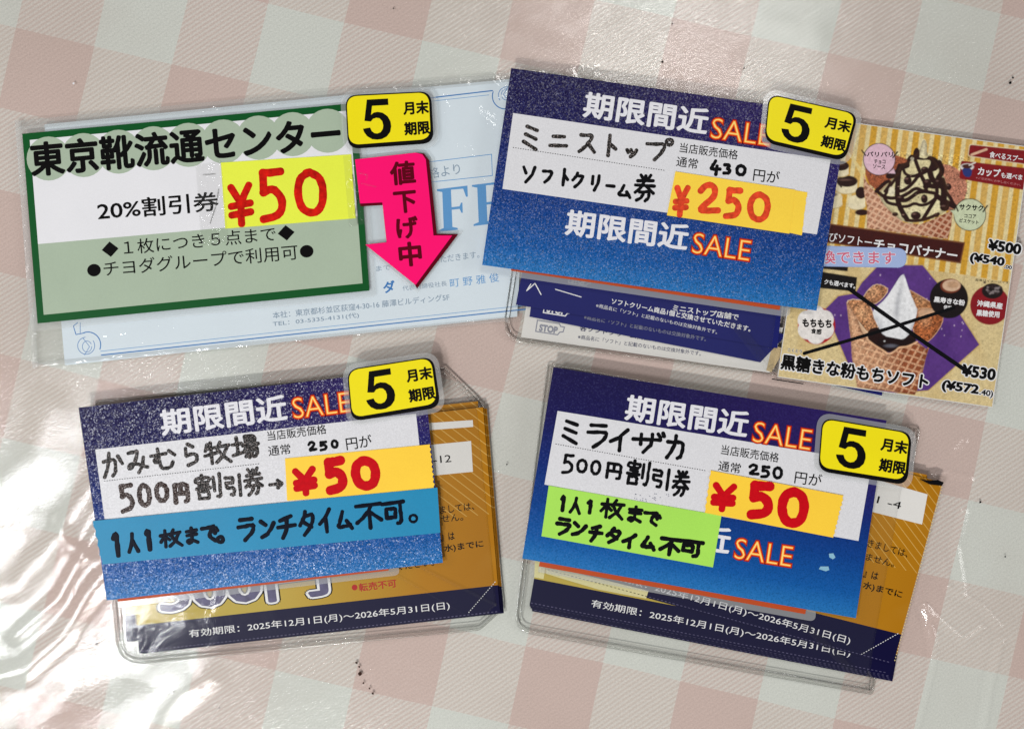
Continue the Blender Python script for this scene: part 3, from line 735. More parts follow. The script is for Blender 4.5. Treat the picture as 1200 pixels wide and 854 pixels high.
CR5 = (560, 70, 3.75); CR6 = (780, 70, 3.75)

# ---- upper right set: navy coupons, leaflet, card
Z2 = 1.4
c2 = thing('coupon', 'white paper coupon with small navy print, lowest in the upper right case', 'coupon', 755, 390, Z2, 'coupons in the upper right case')
sheet('coupon_paper', [(620, 340), (918, 384), (902, 436.5), (610.5, 395)], Z2, .12, M['offwhite'], c2)
zt = Z2 + .135
text('※商品名に「ソフト」と記載のないものは交換対象外です。', (677, 397), (821, 417), 5.2, zt, M['navyink'], c2, 0.006)
text('各ソフトクリーム商品1個と交換', (679, 387.5), (800, 405), 6.5, zt, M['navyink'], c2, 0.02)
def badge(cx, cy, ang, z, ink, fill, par, s=1.0):
    a = math.radians(ang); R = lambda x, y: (cx + s * (x * math.cos(a) - y * math.sin(a)), cy + s * (x * math.sin(a) + y * math.cos(a)))
    pts = [(-17, -7), (10, -7), (12, -4), (17, -4), (16, 3), (12, 4), (10, 7.5), (-17, 7.5)]
    flat('badge_outline', [R(*p) for p in pts], z, ink, par)
    flat('badge_field', [R(*p) for p in grow(pts, -1.3)], z + .014, fill, par)
    text('STOP', R(-13, 6), R(9, 6), 8.5 * s, z + .03, ink, par, 0.05)
badge(645, 384, 9, zt, M['greyink'], M['offwhite'], c2)
sheet('coupon_stub', [(905, 405), (920, 408), (904, 436), (898, 434)], Z2 + .02, .14, paper('cream_print', '#cdb68a'), c2)
c2 = thing('coupon', 'tilted navy coupon in the middle of the upper right case', 'coupon', 755, 375, Z2 + .5, 'coupons in the upper right case')
sheet('coupon_paper', [(625, 338), (922, 392), (891, 424.5), (620.5, 371)], Z2 + .6, .12, M['navy'], c2)
zt = Z2 + .735
text('※商品名に「ソフト」と記載のないものは交換対象外です。', (684, 374), (827, 400), 5.2, zt, M['greyink'], c2, 0.006)
badge(654, 362, 9, zt, M['whiteink'], M['navy'], c2)
c2 = thing('coupon', 'navy coupon with white bold print, topmost in the upper right case', 'coupon', 760, 360, Z2 + 1.2, 'coupons in the upper right case')
sheet('coupon_paper', [(612, 318), (916, 362), (911, 408), (604.5, 357)], Z2 + 1.3, .12, M['navy'], c2)
zt = Z2 + 1.435
text('ミニストップ店舗で', (788, 364), (865, 375.5), 7.5, zt, M['whiteink'], c2, 0.02)
text('ソフトクリーム商品1個と交換させていただきます。', (716, 356), (879, 389), 7.0, zt, M['whiteink'], c2, 0.02)
text('※商品名に「ソフト」と記載のないものは交換対象外です。', (698, 360), (840, 391.5), 4.8, zt, M['whiteink'], c2, 0.0)
line('printed_arrow', [(651, 339), (681, 348)], 1.2, zt, M['whiteink'], c2); line('printed_arrow', [(622, 333), (617, 341), (627, 332), (634, 345)], 1.4, zt, M['whiteink'], c2)
badge(680, 328, 9, zt, M['greyink'], M['navy'], c2, .8)
case('soft clear case with rounded rim holding navy coupons under the upper right sale card', [(634, 96), (950, 140), (908.5, 439), (588.5, 398)], [5, 5, 3, 26], 1.2, 3.6, 12)

# ---- leaflet with ice cream pictures
ZF = 2.6
FQ = [(955.5, 138.5), (1206, 173), (1162.5, 476.5), (912, 441)]
GX = 0.55
xs = np.arange(905, 1212, GX); ys = np.arange(134, 482, GX)
PXX, PYY = np.meshgrid(xs, ys); IMG = np.zeros(PXX.shape + (3,)); IMG[:] = lin('#dcc896')[:3]
def sdf(pts, X=PXX, Y=PYY):
    P = np.array(pts, float); n = len(P); d = np.full(X.shape, 1e18); ins = np.zeros(X.shape, bool)
    for i in range(n):
        a, b = P[i], P[(i + 1) % n]; e = b - a; wx, wy = X - a[0], Y - a[1]
        t = np.clip((wx * e[0] + wy * e[1]) / (e @ e + 1e-12), 0, 1)
        d = np.minimum(d, (wx - t * e[0]) ** 2 + (wy - t * e[1]) ** 2)
        if a[1] != b[1]:
            c = ((a[1] > Y) != (b[1] > Y)) & (X < (b[0] - a[0]) * (Y - a[1]) / (b[1] - a[1]) + a[0]); ins ^= c
    d = np.sqrt(d); return np.where(ins, -d, d)
AA = 0.5
def blend(a, col):
    global IMG
    c = np.array(lin(col)[:3]) if isinstance(col, str) else col
    IMG = IMG * (1 - a[..., None]) + c * a[..., None]
def fillp(pts, col, al=1.0, soft=AA, sm=0):
    if sm:
        q = [np.array(p, float) for p in pts]
        for _ in range(sm): q = [x for i in range(len(q)) for x in (q[i] * .75 + q[(i + 1) % len(q)] * .25, q[i] * .25 + q[(i + 1) % len(q)] * .75)]
        pts = q
    a = np.clip(.5 - sdf(pts) / (2 * soft), 0, 1) * al
    blend(a, col); return a
def pline(pts, wd, col, al=1.0, soft=AA): blend(np.clip(.5 - (dist_poly(PXX, PYY, chaikin(pts)) - wd / 2) / (2 * soft), 0, 1) * al, col)
def ell(cx, cy, rx, ry, col, al=1.0, soft=AA):
    d = (np.hypot((PXX - cx) / rx, (PYY - cy) / ry) - 1) * min(rx, ry); a = np.clip(.5 - d / (2 * soft), 0, 1) * al; blend(a, col); return a
cA = lambda *p: [(990 + x / 9.49, 140 + y / 9.49) for x, y in p]
cB = lambda *p: [(1010 + x / 9.49, 180 + y / 9.49) for x, y in p]
cC = lambda *p: [(980 + x / 8.136, 310 + y / 8.136) for x, y in p]
cD = lambda *p: [(980 + x / 8.136, 380 + y / 8.136) for x, y in p]
c1 = lambda *p: [(960 + x / 4.746, 120 + y / 4.746) for x, y in p]
c2_ = lambda *p: [(900 + x / 4, 290 + y / 4) for x, y in p]
def rim_shade(pts, m, col, wd, al, sm=0):
    d = -sdf(pts); blend(m * np.clip(1 - d / wd, 0, 1) ** 1.3 * al, col)
rs = np.random.default_rng(3)
def mott(amp, s=2.0, mask=None):
    global IMG
    h, w_ = PXX.shape; k = int(s / GX) or 1
    n = rs.normal(0, 1, (h // k + 2, w_ // k + 2)); n = np.kron(n, np.ones((k, k)))[:h, :w_]
    n = (n + np.roll(n, 1, 0) + np.roll(n, 1, 1) + np.roll(n, 1, (0, 1))) / 4
    f = 1 + amp * n
    if mask is not None: f = 1 + (f - 1) * mask
    IMG = np.clip(IMG * f[..., None], 0, 1)
# upper picture: gold and cream stripes
ux = PXX + (PYY - 140) * 0.13          # stripes run along the leaflet's own edge
per = 12.6; ph = ((ux - 1009) / per) % 1; k = np.floor((ux - 1009) / per)
st = np.clip((.68 - ph) * per / 1.2, 0, 1) * np.clip(ph * per / 1.0, 0, 1)
top = np.clip(.5 - sdf([(940, 130), (1215, 165), (1200, 334), (1130, 322), (925, 296)]) / 1, 0, 1)
blend(top, '#e4d3a0'); blend(top * st * np.where(k % 2 == 0, .75, 1.0), '#d4a236')
mott(.08, 1.6)
# bananas at the left
for cx, cy, rx, ry in ((983, 238, 20, 17), (978, 222, 17, 15)): pass
for cx, cy, rx, ry, hh in ((975, 231, 12, 5, 9), (1004, 234, 10, 4.5, 8), (992, 214, 12.5, 5, 9), (985, 196, 9.5, 4, 8)):
    ell(cx, cy + hh, rx, ry, '#c9b27c'); fillp([(cx - rx, cy), (cx + rx, cy), (cx + rx, cy + hh), (cx - rx, cy + hh)], '#ece0bd'); ell(cx, cy + hh - 1, rx - .3, ry, '#ece0bd')
    ell(cx, cy, rx, ry + .8, '#e9ddb8')
    if cy < 230: ell(cx + .5, cy - 1.5, rx, ry + 1.6, '#2c100c'); pline([(cx - rx * .8, cy), (cx - rx * .5, cy + 5)], 2, '#2c100c'); ell(cx - 2, cy - 3, rx * .5, 1.0, '#8a675a', .6, .8)
ell(1009, 226, 6.5, 7, '#2c100c'); ell(1010, 249, 8, 3.6, '#33140e'); ell(972, 228, 9, 3, '#4a2418', .8)
# upper waffle cone: back sheets
fillp(c1((250, 300), (300, 275), (420, 290), (520, 330), (500, 480), (330, 500), (262, 440)), '#a35a3a', sm=1)
fillp(c1((660, 340), (745, 352), (800, 400), (830, 470), (800, 560), (700, 620), (640, 520)), '#bd8068', sm=1)
mask = np.clip(.5 - sdf(c1((240, 260), (840, 300), (830, 620), (300, 520))) / 2, 0, 1); mott(.35, 1.2, mask)
fillp(c1((128, 230), (250, 385), (262, 440), (240, 420), (190, 330), (120, 240)), '#ead596', .8)
fr_ = c1((247, 400), (262, 440), (330, 520), (400, 600), (470, 670), (560, 680), (640, 650), (740, 600), (735, 680), (715, 760), (265, 700), (268, 590), (250, 500))
a = fillp(fr_, '#cf9c7e'); m_ = a
blend(m_ * np.clip((PXX - 1070) / 30, 0, 1), '#a0583c')
rim_shade(fr_, m_, '#6b3418', 5, .45); mott(.22, 1.1, m_)
gu = (PXX * .80 + PYY * .60) / 6.6; gv = (PXX * .45 - PYY * .89) / 6.2
lines = np.maximum(np.abs(np.sin(gu * np.pi)), np.abs(np.sin(gv * np.pi))); lines = np.clip((lines - .80) / .12, 0, 1)
blend(m_ * (1 - lines) * .35, '#8a4a30'); blend(m_ * lines * .55, '#efc8a8')
# soft serve with chocolate
body = c1((520, 300), (560, 270), (575, 205), (600, 220), (598, 290), (640, 315), (690, 400), (715, 480), (730, 560), (690, 620), (620, 650), (540, 668), (470, 668), (410, 620), (350, 560), (330, 500), (370, 460), (430, 400), (450, 350), (500, 330))
a = fillp(body, '#eae0b4', sm=1); base = a
sh_ = np.clip((np.sin((PXX * .5 + PYY) / 5.5) * .5 + .3), 0, 1); blend(base * sh_ * .35, '#b79f5a')
fillp(c1((578, 200), (596, 215), (600, 290), (572, 300), (560, 280), (566, 235)), '#f0e6c0', sm=1)
CH = '#2c0f0c'
fillp(cA((760, 360), (790, 310), (830, 330), (835, 400), (820, 440), (760, 420)), CH, sm=2)
fillp(cA((700, 420), (740, 385), (820, 420), (900, 440), (940, 400), (1020, 430), (1055, 480), (1040, 560), (960, 590), (920, 560), (960, 480), (940, 450), (840, 455), (760, 440), (720, 470), (720, 540), (690, 520), (690, 450)), CH, sm=1)
for pts, wd in (((cB((590, 60), (640, 200), (700, 330), (720, 420))), 3.2), (cB((770, 180), (640, 230), (560, 340), (470, 410), (410, 420)), 3.0),
    (cB((460, 170), (480, 230), (560, 260), (640, 230)), 2.6), (cB((420, 140), (400, 300), (390, 480), (420, 600), (500, 730)), 4.4), (cB((440, 480), (520, 440), (600, 380), (680, 420), (800, 440)), 3.0),
    (cB((400, 510), (480, 530), (560, 480), (620, 430), (700, 420)), 3.4), (cB((420, 590), (520, 590), (580, 550), (660, 580), (740, 560), (830, 490)), 2.6), (cB((830, 350), (840, 470), (760, 600), (680, 730)), 3.2),
    (cB((500, 740), (600, 750), (720, 730), (850, 670)), 2.6), (cB((170, 420), (240, 480), (330, 500), (390, 490)), 3.0), (cB((160, 420), (280, 300), (330, 330), (260, 420)), 3.0), (cB((240, 470), (280, 550), (390, 570)), 2.8),
    (cB((300, 250), (380, 240), (420, 160), (500, 130)), 5), (cB((260, 460), (330, 340), (390, 260)), 2.5), (cB((660, 250), (700, 320), (780, 380), (850, 360)), 3.2), (cB((850, 270), (900, 200), (860, 100)), 4.5), (cB((890, 300), (920, 420), (900, 560)), 5.5),
    (cB((760, 220), (780, 290), (830, 320), (900, 330)), 5.0), (cB((700, 370), (820, 350), (900, 380)), 3.5), (cB((830, 470), (900, 520), (1030, 590)), 4.5), (cB((930, 420), (990, 500), (1030, 590)), 3)):
    pline(pts, wd * 1.4, CH)
for cx, cy, rx, ry in ((510, 300, 4.6, 5.2), (695, 505, 4, 5.2), (730, 330, 4.6, 5), (965, 370, 3.4, 4), (600, 690, 6, 4.8), (370, 675, 3.6, 2.4), (830, 685, 3, 2.6), (430, 500, 4.5, 4), (850, 320, 3.8, 4), (700, 180, 4.6, 3.6), (920, 600, 5.5, 4.4), (470, 690, 3.5, 3)):
    q = cB((cx, cy))[0]; ell(*q, rx, ry, CH); ell(q[0] - rx * .3, q[1] - ry * .4, rx * .4, ry * .22, '#8d6a60', .6, .6)
for p in ((330, 420, 3.6, 5.5), (560, 60, 2, 2)): ell(*cB(p[:2])[0], p[2], p[3], '#ece4c8', .9)
rim_shade(body, base, '#4a2c16', 5, .6)
for x, y in rs.normal(cB((500, 420))[0], (13, 15), (70, 2)):
    i_, j_ = int((y - 134) / GX), int((x - 905) / GX)
    if 0 < i_ < base.shape[0] and 0 < j_ < base.shape[1] and base[i_, j_] > .5: ell(x, y, rs.uniform(.4, 1.1), rs.uniform(.3, .7), '#b99a86' if rs.random() > .6 else '#3a1712', .7, .4)
mott(.12, 1.1, base)
# speech balloons
def balloon(cx, cy, r, col, tail):
    for rr, c in ((r, '#1c120e'), (r - .8, col)):
        ell(cx, cy, rr, rr, c)
        if rr == r: fillp(tail, c)
        else: fillp([tail[0], tuple(np.array(tail[1]) * .86 + np.array(tail[0]) * .14), tail[2]], c)
q = cA((383, 445))[0]; balloon(*q, 19, '#e3bfce', cA((480, 600), (575, 605), (545, 545)))
q = c1((838, 625))[0]; balloon(*q, 19, '#cdd6b4', c1((770, 650), (722, 592), (765, 602)))
for a_, b_ in ((cA((190, 345))[0], cA((230, 400))[0]), (cA((585, 362))[0], cA((535, 425))[0]), (c1((755, 565))[0], c1((772, 605))[0]), (c1((935, 575))[0], c1((912, 608))[0])):
    pline([a_, b_], 1.6, '#1c120e')
# red banners
RB = '#86141c'
fillp(roundpoly(c1((835, 232), (1180, 268), (1180, 352), (826, 300)), [3, 0, 0, 3]), '#f0e2c0'); fillp(roundpoly(grow(c1((835, 232), (1180, 268), (1180, 352), (826, 300)), -.7), [3, 0, 0, 3]), RB)
fillp(grow(roundpoly(c1((790, 325), (1180, 370), (1180, 495), (778, 425)), [3, 0, 0, 3]), 0), RB)
pline(c1((848, 292), (930, 262)), 2.8, '#e0b79a')
ell(*c1((822, 360))[0], 8, 4.2, '#e9e4e0'); fillp(c1((792, 362), (852, 366), (845, 418), (805, 414)), '#2b3a7c', sm=1); ell(*c1((822, 356))[0], 6, 2.6, '#4a2018'); pline(c1((835, 350), (868, 335)), 1.6, '#e0d8d0')
# brown title banner
fillp([(966, 284), (973, 262), (1131, 284), (1126, 309)], '#7a4a2c'); a = fillp(grow([(966, 283.4), (973.6, 262.8), (1130.2, 284.8), (1125.4, 308)], -.8), '#43120f')
# lower picture: cream with a gold star lattice, purple shape
low = 1 - top
L1 = np.abs(np.sin((PXX * .5 + PYY * .86) / 8.5 * np.pi)); L2 = np.abs(np.sin((PXX * .5 - PYY * .86) / 8.5 * np.pi)); L3 = np.abs(np.sin(PXX / 8.5 * np.pi))
blend(low * np.clip(1 - np.minimum(np.minimum(L1, L2), L3) / .10, 0, 1) * .30, '#a98a4a')
blend(low * .35 * np.clip((smooth_noise(PXX, PYY, 60, 4)), 0, 1), '#c9a96a')
pol = c2_((440, 165), (520, 82), (725, 84), (850, 235), (990, 455), (752, 668), (500, 690), (382, 560), (268, 290), (330, 228), (410, 215))
fillp(grow(pol, 1.2), '#c2a25e', .8); a = fillp(pol, '#5f3a86'); blend(a * np.clip(smooth_noise(PXX, PYY, 40, 8), 0, 1) * .45, '#46256e')
for x, y in rs.uniform((260, 90), (980, 660), (46, 2)):
    s_ = float(np.interp(0, [0], [0])); pa = rs.uniform(.5, 1.1)
    q = c2_((x, y))[0]
    i, j = int((q[1] - 134) / GX), int((q[0] - 905) / GX)
    if a[i, j] > .9: ell(*q, pa * .7, pa, '#d9c2d8', .8)
# cone of the lower picture
def cone_piece(pts, col, edge=None, sm=1):
    if edge: fillp(grow(pts, .9), edge, sm=sm)
    m = fillp(pts, col, sm=sm); rim_shade(pts, m, '#6b3418', 6, .55)
    cx_, cy_ = np.mean(pts, axis=0); blend(m * np.clip(1 - np.hypot(PXX - cx_ + 3, PYY - cy_ + 4) / 11, 0, 1) * .35, '#e6bd92')
    mott(.40, 1.1, m); mott(.25, 2.2, m); return m
fillp(cC((100, 360), (130, 340), (220, 420), (330, 560), (420, 640), (420, 760), (300, 740), (200, 660), (130, 640)), '#d9b391')
cone_piece(cC((270, 300), (300, 250), (370, 190), (440, 200), (500, 240), (430, 330), (360, 380), (240, 350)), '#c08a63', '#e8c9a4')
cone_piece(cC((690, 240), (760, 280), (880, 350), (950, 400), (960, 430), (740, 430)), '#b67d52', '#e0b890')
a1 = cone_piece(cC((115, 330), (300, 350), (350, 470), (400, 600), (390, 640), (310, 660), (200, 520), (110, 400)), '#c68f66', '#f0d6b4')
a1 = cone_piece(cC((770, 420), (900, 420), (1015, 470), (1010, 560), (930, 680), (860, 740), (760, 700), (720, 560)), '#a96238', '#dcae84')
fillp(cC((780, 425), (900, 420), (980, 450), (960, 470), (860, 500), (780, 510)), '#e2bd9b', .75, 1.5, 1)
fillp(cC((300, 620), (400, 590), (520, 640), (640, 620), (760, 640), (760, 760), (620, 800), (480, 850), (380, 780), (300, 720)), '#240c0c', sm=1)
frc = cD((98, -210), (120, -190), (200, -60), (240, 60), (300, 150), (370, 200), (440, 240), (500, 290), (570, 250), (600, 215), (680, 215), (770, 165), (860, 240), (890, 200), (850, 330), (800, 560), (750, 670), (200, 600), (150, 320), (140, 150))
a = fillp(frc, '#d7a883'); base = a
blend(base * np.clip((PXX - 1030) / 30, 0, 1), '#a4603c')
gu = (PXX * .87 + PYY * .50) / 8.2; gv = (PXX * .30 - PYY * .95) / 7.6
l1 = np.clip((np.abs(np.cos(gu * np.pi)) - .86) / .1, 0, 1); l2 = np.clip((np.abs(np.cos(gv * np.pi)) - .86) / .1, 0, 1); ln_ = np.maximum(l1, l2)
blend(base * (1 - ln_) * .40 * np.clip((PXX - 995) / 20, .2, 1), '#7c3820'); blend(base * ln_ * .65, '#e6b994')
rim_shade(frc, base, '#5e2a14', 5, .5)
pline(cD((300, 150), (370, 205), (440, 245), (500, 290), (570, 250), (600, 218), (680, 215), (770, 168)), 2.2, '#e3b58e'); mott(.22, 1.1, base)
fillp(cD((380, 190), (400, 130), (520, 120), (600, 130), (700, 120), (770, 150), (660, 190), (600, 210), (500, 225), (440, 225)), '#1e0a0c', sm=1)
ell(*cD((520, 205))[0], 7, 2, '#7d7f8c', .6, 1); ell(*cD((460, 160))[0], 1, .8, '#e0e0e0', .9)
fillp(cC((645, 90), (700, 260), (760, 400), (775, 440), (745, 560), (700, 660), (640, 715), (560, 700), (450, 680), (400, 590), (345, 480), (360, 420), (470, 330), (560, 190), (610, 110)), '#e8e9eb', sm=1)
ic = np.clip(.5 - sdf(cC((645, 90), (700, 260), (760, 400), (775, 440), (745, 560), (700, 660), (640, 715), (560, 700), (450, 680), (400, 590), (345, 480), (360, 420), (470, 330), (560, 190), (610, 110))) / 1, 0, 1)
for pts, wd, c, al in ((cC((640, 110), (590, 300), (570, 520)), 5, '#aeb0b6', .7), (cC((650, 120), (690, 320), (740, 500)), 5, '#f1f1f3', .8), (cC((610, 150), (520, 320), (430, 440)), 7, '#f1f1f3', .7), (cC((560, 560), (600, 680)), 10, '#f0f0f2', .6), (cC((380, 520), (440, 640)), 5, '#b9bac0', .6), (cC((745, 560), (690, 660)), 4, '#b0b1b8', .7)):
    d = dist_poly(PXX, PYY, chaikin(pts)); blend(ic * np.clip(1 - d / wd, 0, 1) * al, c)
# round call-outs and small plates
ell(957, 381.5, 22, 22, '#b0232b')
for k in range(6): ell(956 + 11.5 * math.cos(k * 1.047 + .5), 380.5 + 11.5 * math.sin(k * 1.047 + .5), 11.2, 11.2, '#ebe6e2')
ell(956, 380.5, 14, 14, '#ebe6e2')
ell(1112, 350, 22.5, 23, '#150b0d'); ell(1114, 335, 12, 8.4, '#7a3a24'); ell(1115, 334.5, 10.5, 6.8, '#d8b79a'); ell(1117, 333.5, 7, 4, '#b58c68', .7, 1)
ell(1160, 357.5, 23, 23, '#8c1420'); ell(1163, 341, 12.5, 9, '#1c1012')
for x, y in rs.normal((1163, 339), (5, 3), (26, 2)): ell(x, y, 1.5, 1.2, '#8a7f80' if rs.random() > .5 else '#3a2a2c', .9)
fillp(c2_((240, 112), (418, 140), (410, 207), (240, 190)), '#120c0c'); fillp(c2_((240, 75), (376, 92), (373, 112), (240, 98)), '#17100f')
mott(.05, .6); mott(.05, 3)
IMG = np.clip(IMG, 0, 1) ** 1.05
# printed sheet as a fine coloured grid, at the leaflet's own place
TLf, TRf, BRf, BLf = [np.array(p) for p in FQ]
nu, nv = 420, 500
U, Vv = np.meshgrid(np.linspace(0, 1, nu), np.linspace(0, 1, nv))
gx = (TLf[0] * (1 - U) + TRf[0] * U) * (1 - Vv) + (BLf[0] * (1 - U) + BRf[0] * U) * Vv
gy = (TLf[1] * (1 - U) + TRf[1] * U) * (1 - Vv) + (BLf[1] * (1 - U) + BRf[1] * U) * Vv
fi = np.clip((gy - ys[0]) / GX, 0, len(ys) - 1.001); fj = np.clip((gx - xs[0]) / GX, 0, len(xs) - 1.001)
i0, j0 = fi.astype(int), fj.astype(int); di, dj = (fi - i0)[..., None], (fj - j0)[..., None]
CC = IMG[i0, j0] * (1 - di) * (1 - dj) + IMG[i0 + 1, j0] * di * (1 - dj) + IMG[i0, j0 + 1] * (1 - di) * dj + IMG[i0 + 1, j0 + 1] * di * dj
lf = thing('leaflet', 'colour leaflet with two ice cream cone pictures, the lower one crossed out in black', 'leaflet', 1060, 307, ZF)
sheet('leaflet_paper', grow(FQ, .9), ZF, .12, M['offwhite'], lf)
kk = PX * (1 - (ZF + .14) * ZS * 1e-3 / CAMH)
vs = np.stack([(gx - 600) * kk, -(gy - 427) * kk, np.full(gx.shape, (ZF + .14) * ZS * 1e-3)], -1).reshape(-1, 3)
idx = np.arange(nu * nv).reshape(nv, nu)
fs = np.stack([idx[1:, :-1], idx[1:, 1:], idx[:-1, 1:], idx[:-1, :-1]], -1).reshape(-1, 4).tolist()
pr = link('printed_picture', vs, fs, M['print'], lf)
ca = pr.data.color_attributes.new('print', 'FLOAT_COLOR', 'POINT')
ca.data.foreach_set('color', np.concatenate([CC.reshape(-1, 3), np.ones((nu * nv, 1))], 1).astype(np.float32).ravel())
zt = ZF + .165; K, Wt = M['black'], M['whiteink']
ol = lambda o=.09: [(o, Wt, -.012)]
text('パリパリ', *cA((245, 415), (535, 420)), 6, zt, K, lf, .02)
text('チョコ', *cA((325, 492), (452, 496)), 5, zt, K, lf, .02); text('ソース', *cA((312, 545), (448, 555)), 5, zt, K, lf, .02)
text('サクサク', *c1((778, 598), (912, 606)), 7, zt, K, lf, .03)
text('ココア', *c1((806, 642), (873, 646)), 4.4, zt, K, lf, .02); text('ビスケット', *c1((780, 668), (885, 680)), 5, zt, K, lf, .02)
text('食べるスプー', *c1((945, 307), (1130, 335)), 7.5, zt, Wt, lf, .02)
text('カップ', *c1((880, 405), (1005, 420)), 10, zt, Wt, lf, .03); text('も選べま', *c1((1010, 420), (1128, 434)), 6.5, zt, Wt, lf, .02)
text('※ご注文時にお申し出ください。', *c1((870, 425), (1120, 466)), 2.8, zt, paper('pinkish_print', '#d08a8c', .5, .2, 0, 0), lf)
text('びソフトー', (971, 283), (1021, 290), 11, zt, Wt, lf, .01); text('チョコバナナー', (1023, 292), (1121, 306), 13, zt, Wt, lf, .025)
pill = rquad([(950, 287.5), (1062.5, 291), (1062, 314), (950, 312)], [0, 10, 10, 0])
sheet('blue_oval_label', pill, ZF + .15, .05, paper('pale_blue_label', '#93a8d8', .45, .2, .02, 0), lf)
flat('blue_oval_field', grow(pill, -.7), ZF + .22, paper('pale_blue_label_field', '#a6b9e2', .45, .2, .02, 0), lf)
text('換できます', (962, 309), (1049, 310), 15.5, ZF + .25, paper('salmon_print', '#d2607c', .5, .2, 0, 0), lf, .012, layers=[(.05, paper('label_light', '#dfe2f2', .5, .2, 0, 0), -.015)])
def price(s, p0, p1, h, off=.045): text(s, p0, p1, h, zt, K, lf, off, layers=ol(.11))
price('¥500', *c1((935, 822), (1120, 850)), 13.5); price('(¥540', *c2_((942, 75), (1105, 100)), 13.5); price('.00', *c2_((1106, 98), (1142, 104)), 4.5, .03)
price('¥530', *c2_((905, 602), (1064, 625)), 14.5); price('(¥572', *c2_((810, 675), (985, 700)), 14.5); price('.40)', *c2_((988, 697), (1052, 708)), 9, .03)
price('黒糖きな粉もちソフト', *c2_((56, 570), (748, 667)), 18.5, .04)
text('こくとう', *c2_((92, 487), (158, 496)), 4, zt, K, lf, .01, layers=ol(.06))
text('もちもち', *c2_((160, 372), (298, 378)), 10, zt, K, lf, .045); text('食感', *c2_((200, 403), (250, 409)), 6.5, zt, K, lf, .03)
text('黒寿きな粉', *c2_((776, 256), (922, 274)), 7, zt, Wt, lf, .035); text('使用', *c2_((822, 289), (858, 293)), 5, zt, Wt, lf, .02)
text('沖縄県産', *c2_((978, 275), (1098, 290)), 7.5, zt, Wt, lf, .03); text('黒糖使用', *c2_((976, 320), (1084, 330)), 7.5, zt, Wt, lf, .03)
text('画像はイメージです', *c2_((972, 158), (1128, 172)), 3.2, zt, K, lf, .0)
text('クも選べます。', *c2_((262, 172), (408, 194)), 6, zt, Wt, lf, .025)
for a_, b_, ww in (((170, 496), (872, 282), 3.9), ((378, 192), (936, 582), 4.7)):
    q0, q1 = c2_(a_, b_); md = ((q0[0] + q1[0]) / 2, (q0[1] + q1[1]) / 2 + 1.2)
    line('crossing_out_stroke', chaikin([q0, md, q1]), ww, zt + .05, M['marker'], lf, .04)
sheet('leaflet_sleeve', grow(FQ, 3), ZF + .32, .03, M['sleeve'], lf)
c2 = thing('coupon', 'navy coupon corner poking out under the lower edge of the leaflet', 'coupon', 1010, 455, 1.3)
sheet('coupon_paper', [(948, 436), (1036, 448), (1033.5, 463.5), (980, 452)], 1.4, .12, M['navy'], c2)
cs = thing('clear_sleeve', 'thin clear sleeve edge below the leaflet and beside the navy coupons', 'plastic sleeve', 930, 445, 1.2)
sheet('film', [(915, 330), (955, 336), (941, 450), (908, 446)], 1.55, .04, M['case'], cs)
line('sleeve_edge', [(905, 444), (941, 449.5)], 1.2, 1.65, M['marker'], cs)

# ---- upper right sale card
sc2, zt = sale_card('tilted blue sale card overlapping the ice cream leaflet, with the price 250', [(599, 80), (993, 136), (957, 364), (565, 310.5)], 5.2,
    [(601.3, 132.7), (973.5, 187.5), (957.3, 274.8), (588.8, 221.5)],
    [((682, 137.5), (828, 159)), ((661, 275.5), (805, 294.5))], [((833, 161.5), (901, 171)), ((811, 296), (877, 305.5))],
    ((796, 178.5), (864, 187.5)), ((792, 195), (817, 198.5)), ((882, 212), (912.5, 216)), ((601, 173), (780, 200)), ((599, 315), (914, 361)), flat_bow)
hand([('ミ', 192, 275, 282, 402), ('ニ', 308, 308, 402, 408), ('ス', 436, 315, 526, 418), ('ト', 545, 326, 624, 432), ('ッ', 642, 375, 708, 436), ('プ', 732, 342, 858, 452)], CR5, 5, 4.4, zt, M['grain_ink'], sc2)
hand([('ソ', 186, 456, 262, 546), ('フ', 276, 476, 336, 548), ('ト', 356, 474, 408, 560), ('ク', 408, 492, 472, 568), ('リ', 488, 498, 546, 582), ('ー', 560, 545, 606, 566), ('ム', 606, 545, 680, 612), ('券', 682, 500, 784, 628)], CR5, 6, 3.9, zt, M['marker'], sc2)
hand([('4', 188, 438, 250, 512), ('3', 246, 452, 296, 510), ('0', 300, 458, 362, 516)], CR6, 5, 4.2, zt, M['marker'], sc2)
t2 = price_tape('price_note', jag((939.5, 276), (946, 225.5), 12, .5) + [(926, 222), (919, 271.5)], zt + .02, M['tapey'], 'narrow yellow tape end peeking out at the right of the 250 price tape')
t2 = price_tape('price_note', [(791.5, 201), (932, 222.5)] + jag((932, 222.5), (925, 274), 10, .6) + [(781.5, 252.5)], zt + .14, M['tapey'], 'yellow tape with the price 250 in orange red marker')
hand([('¥', 28, 548, 108, 694, 7), ('2', 128, 530, 252, 688), ('5', 246, 555, 346, 708), ('0', 346, 576, 474, 722)], CR6, 6, 7.4, zt + .26, M['red3'], t2)
sticker([(901, 110), (1006, 133.5), (990.5, 189.5), (895.5, 167)], zt + .35, 'yellow expiry sticker at the top corner of the ice cream leaflet')

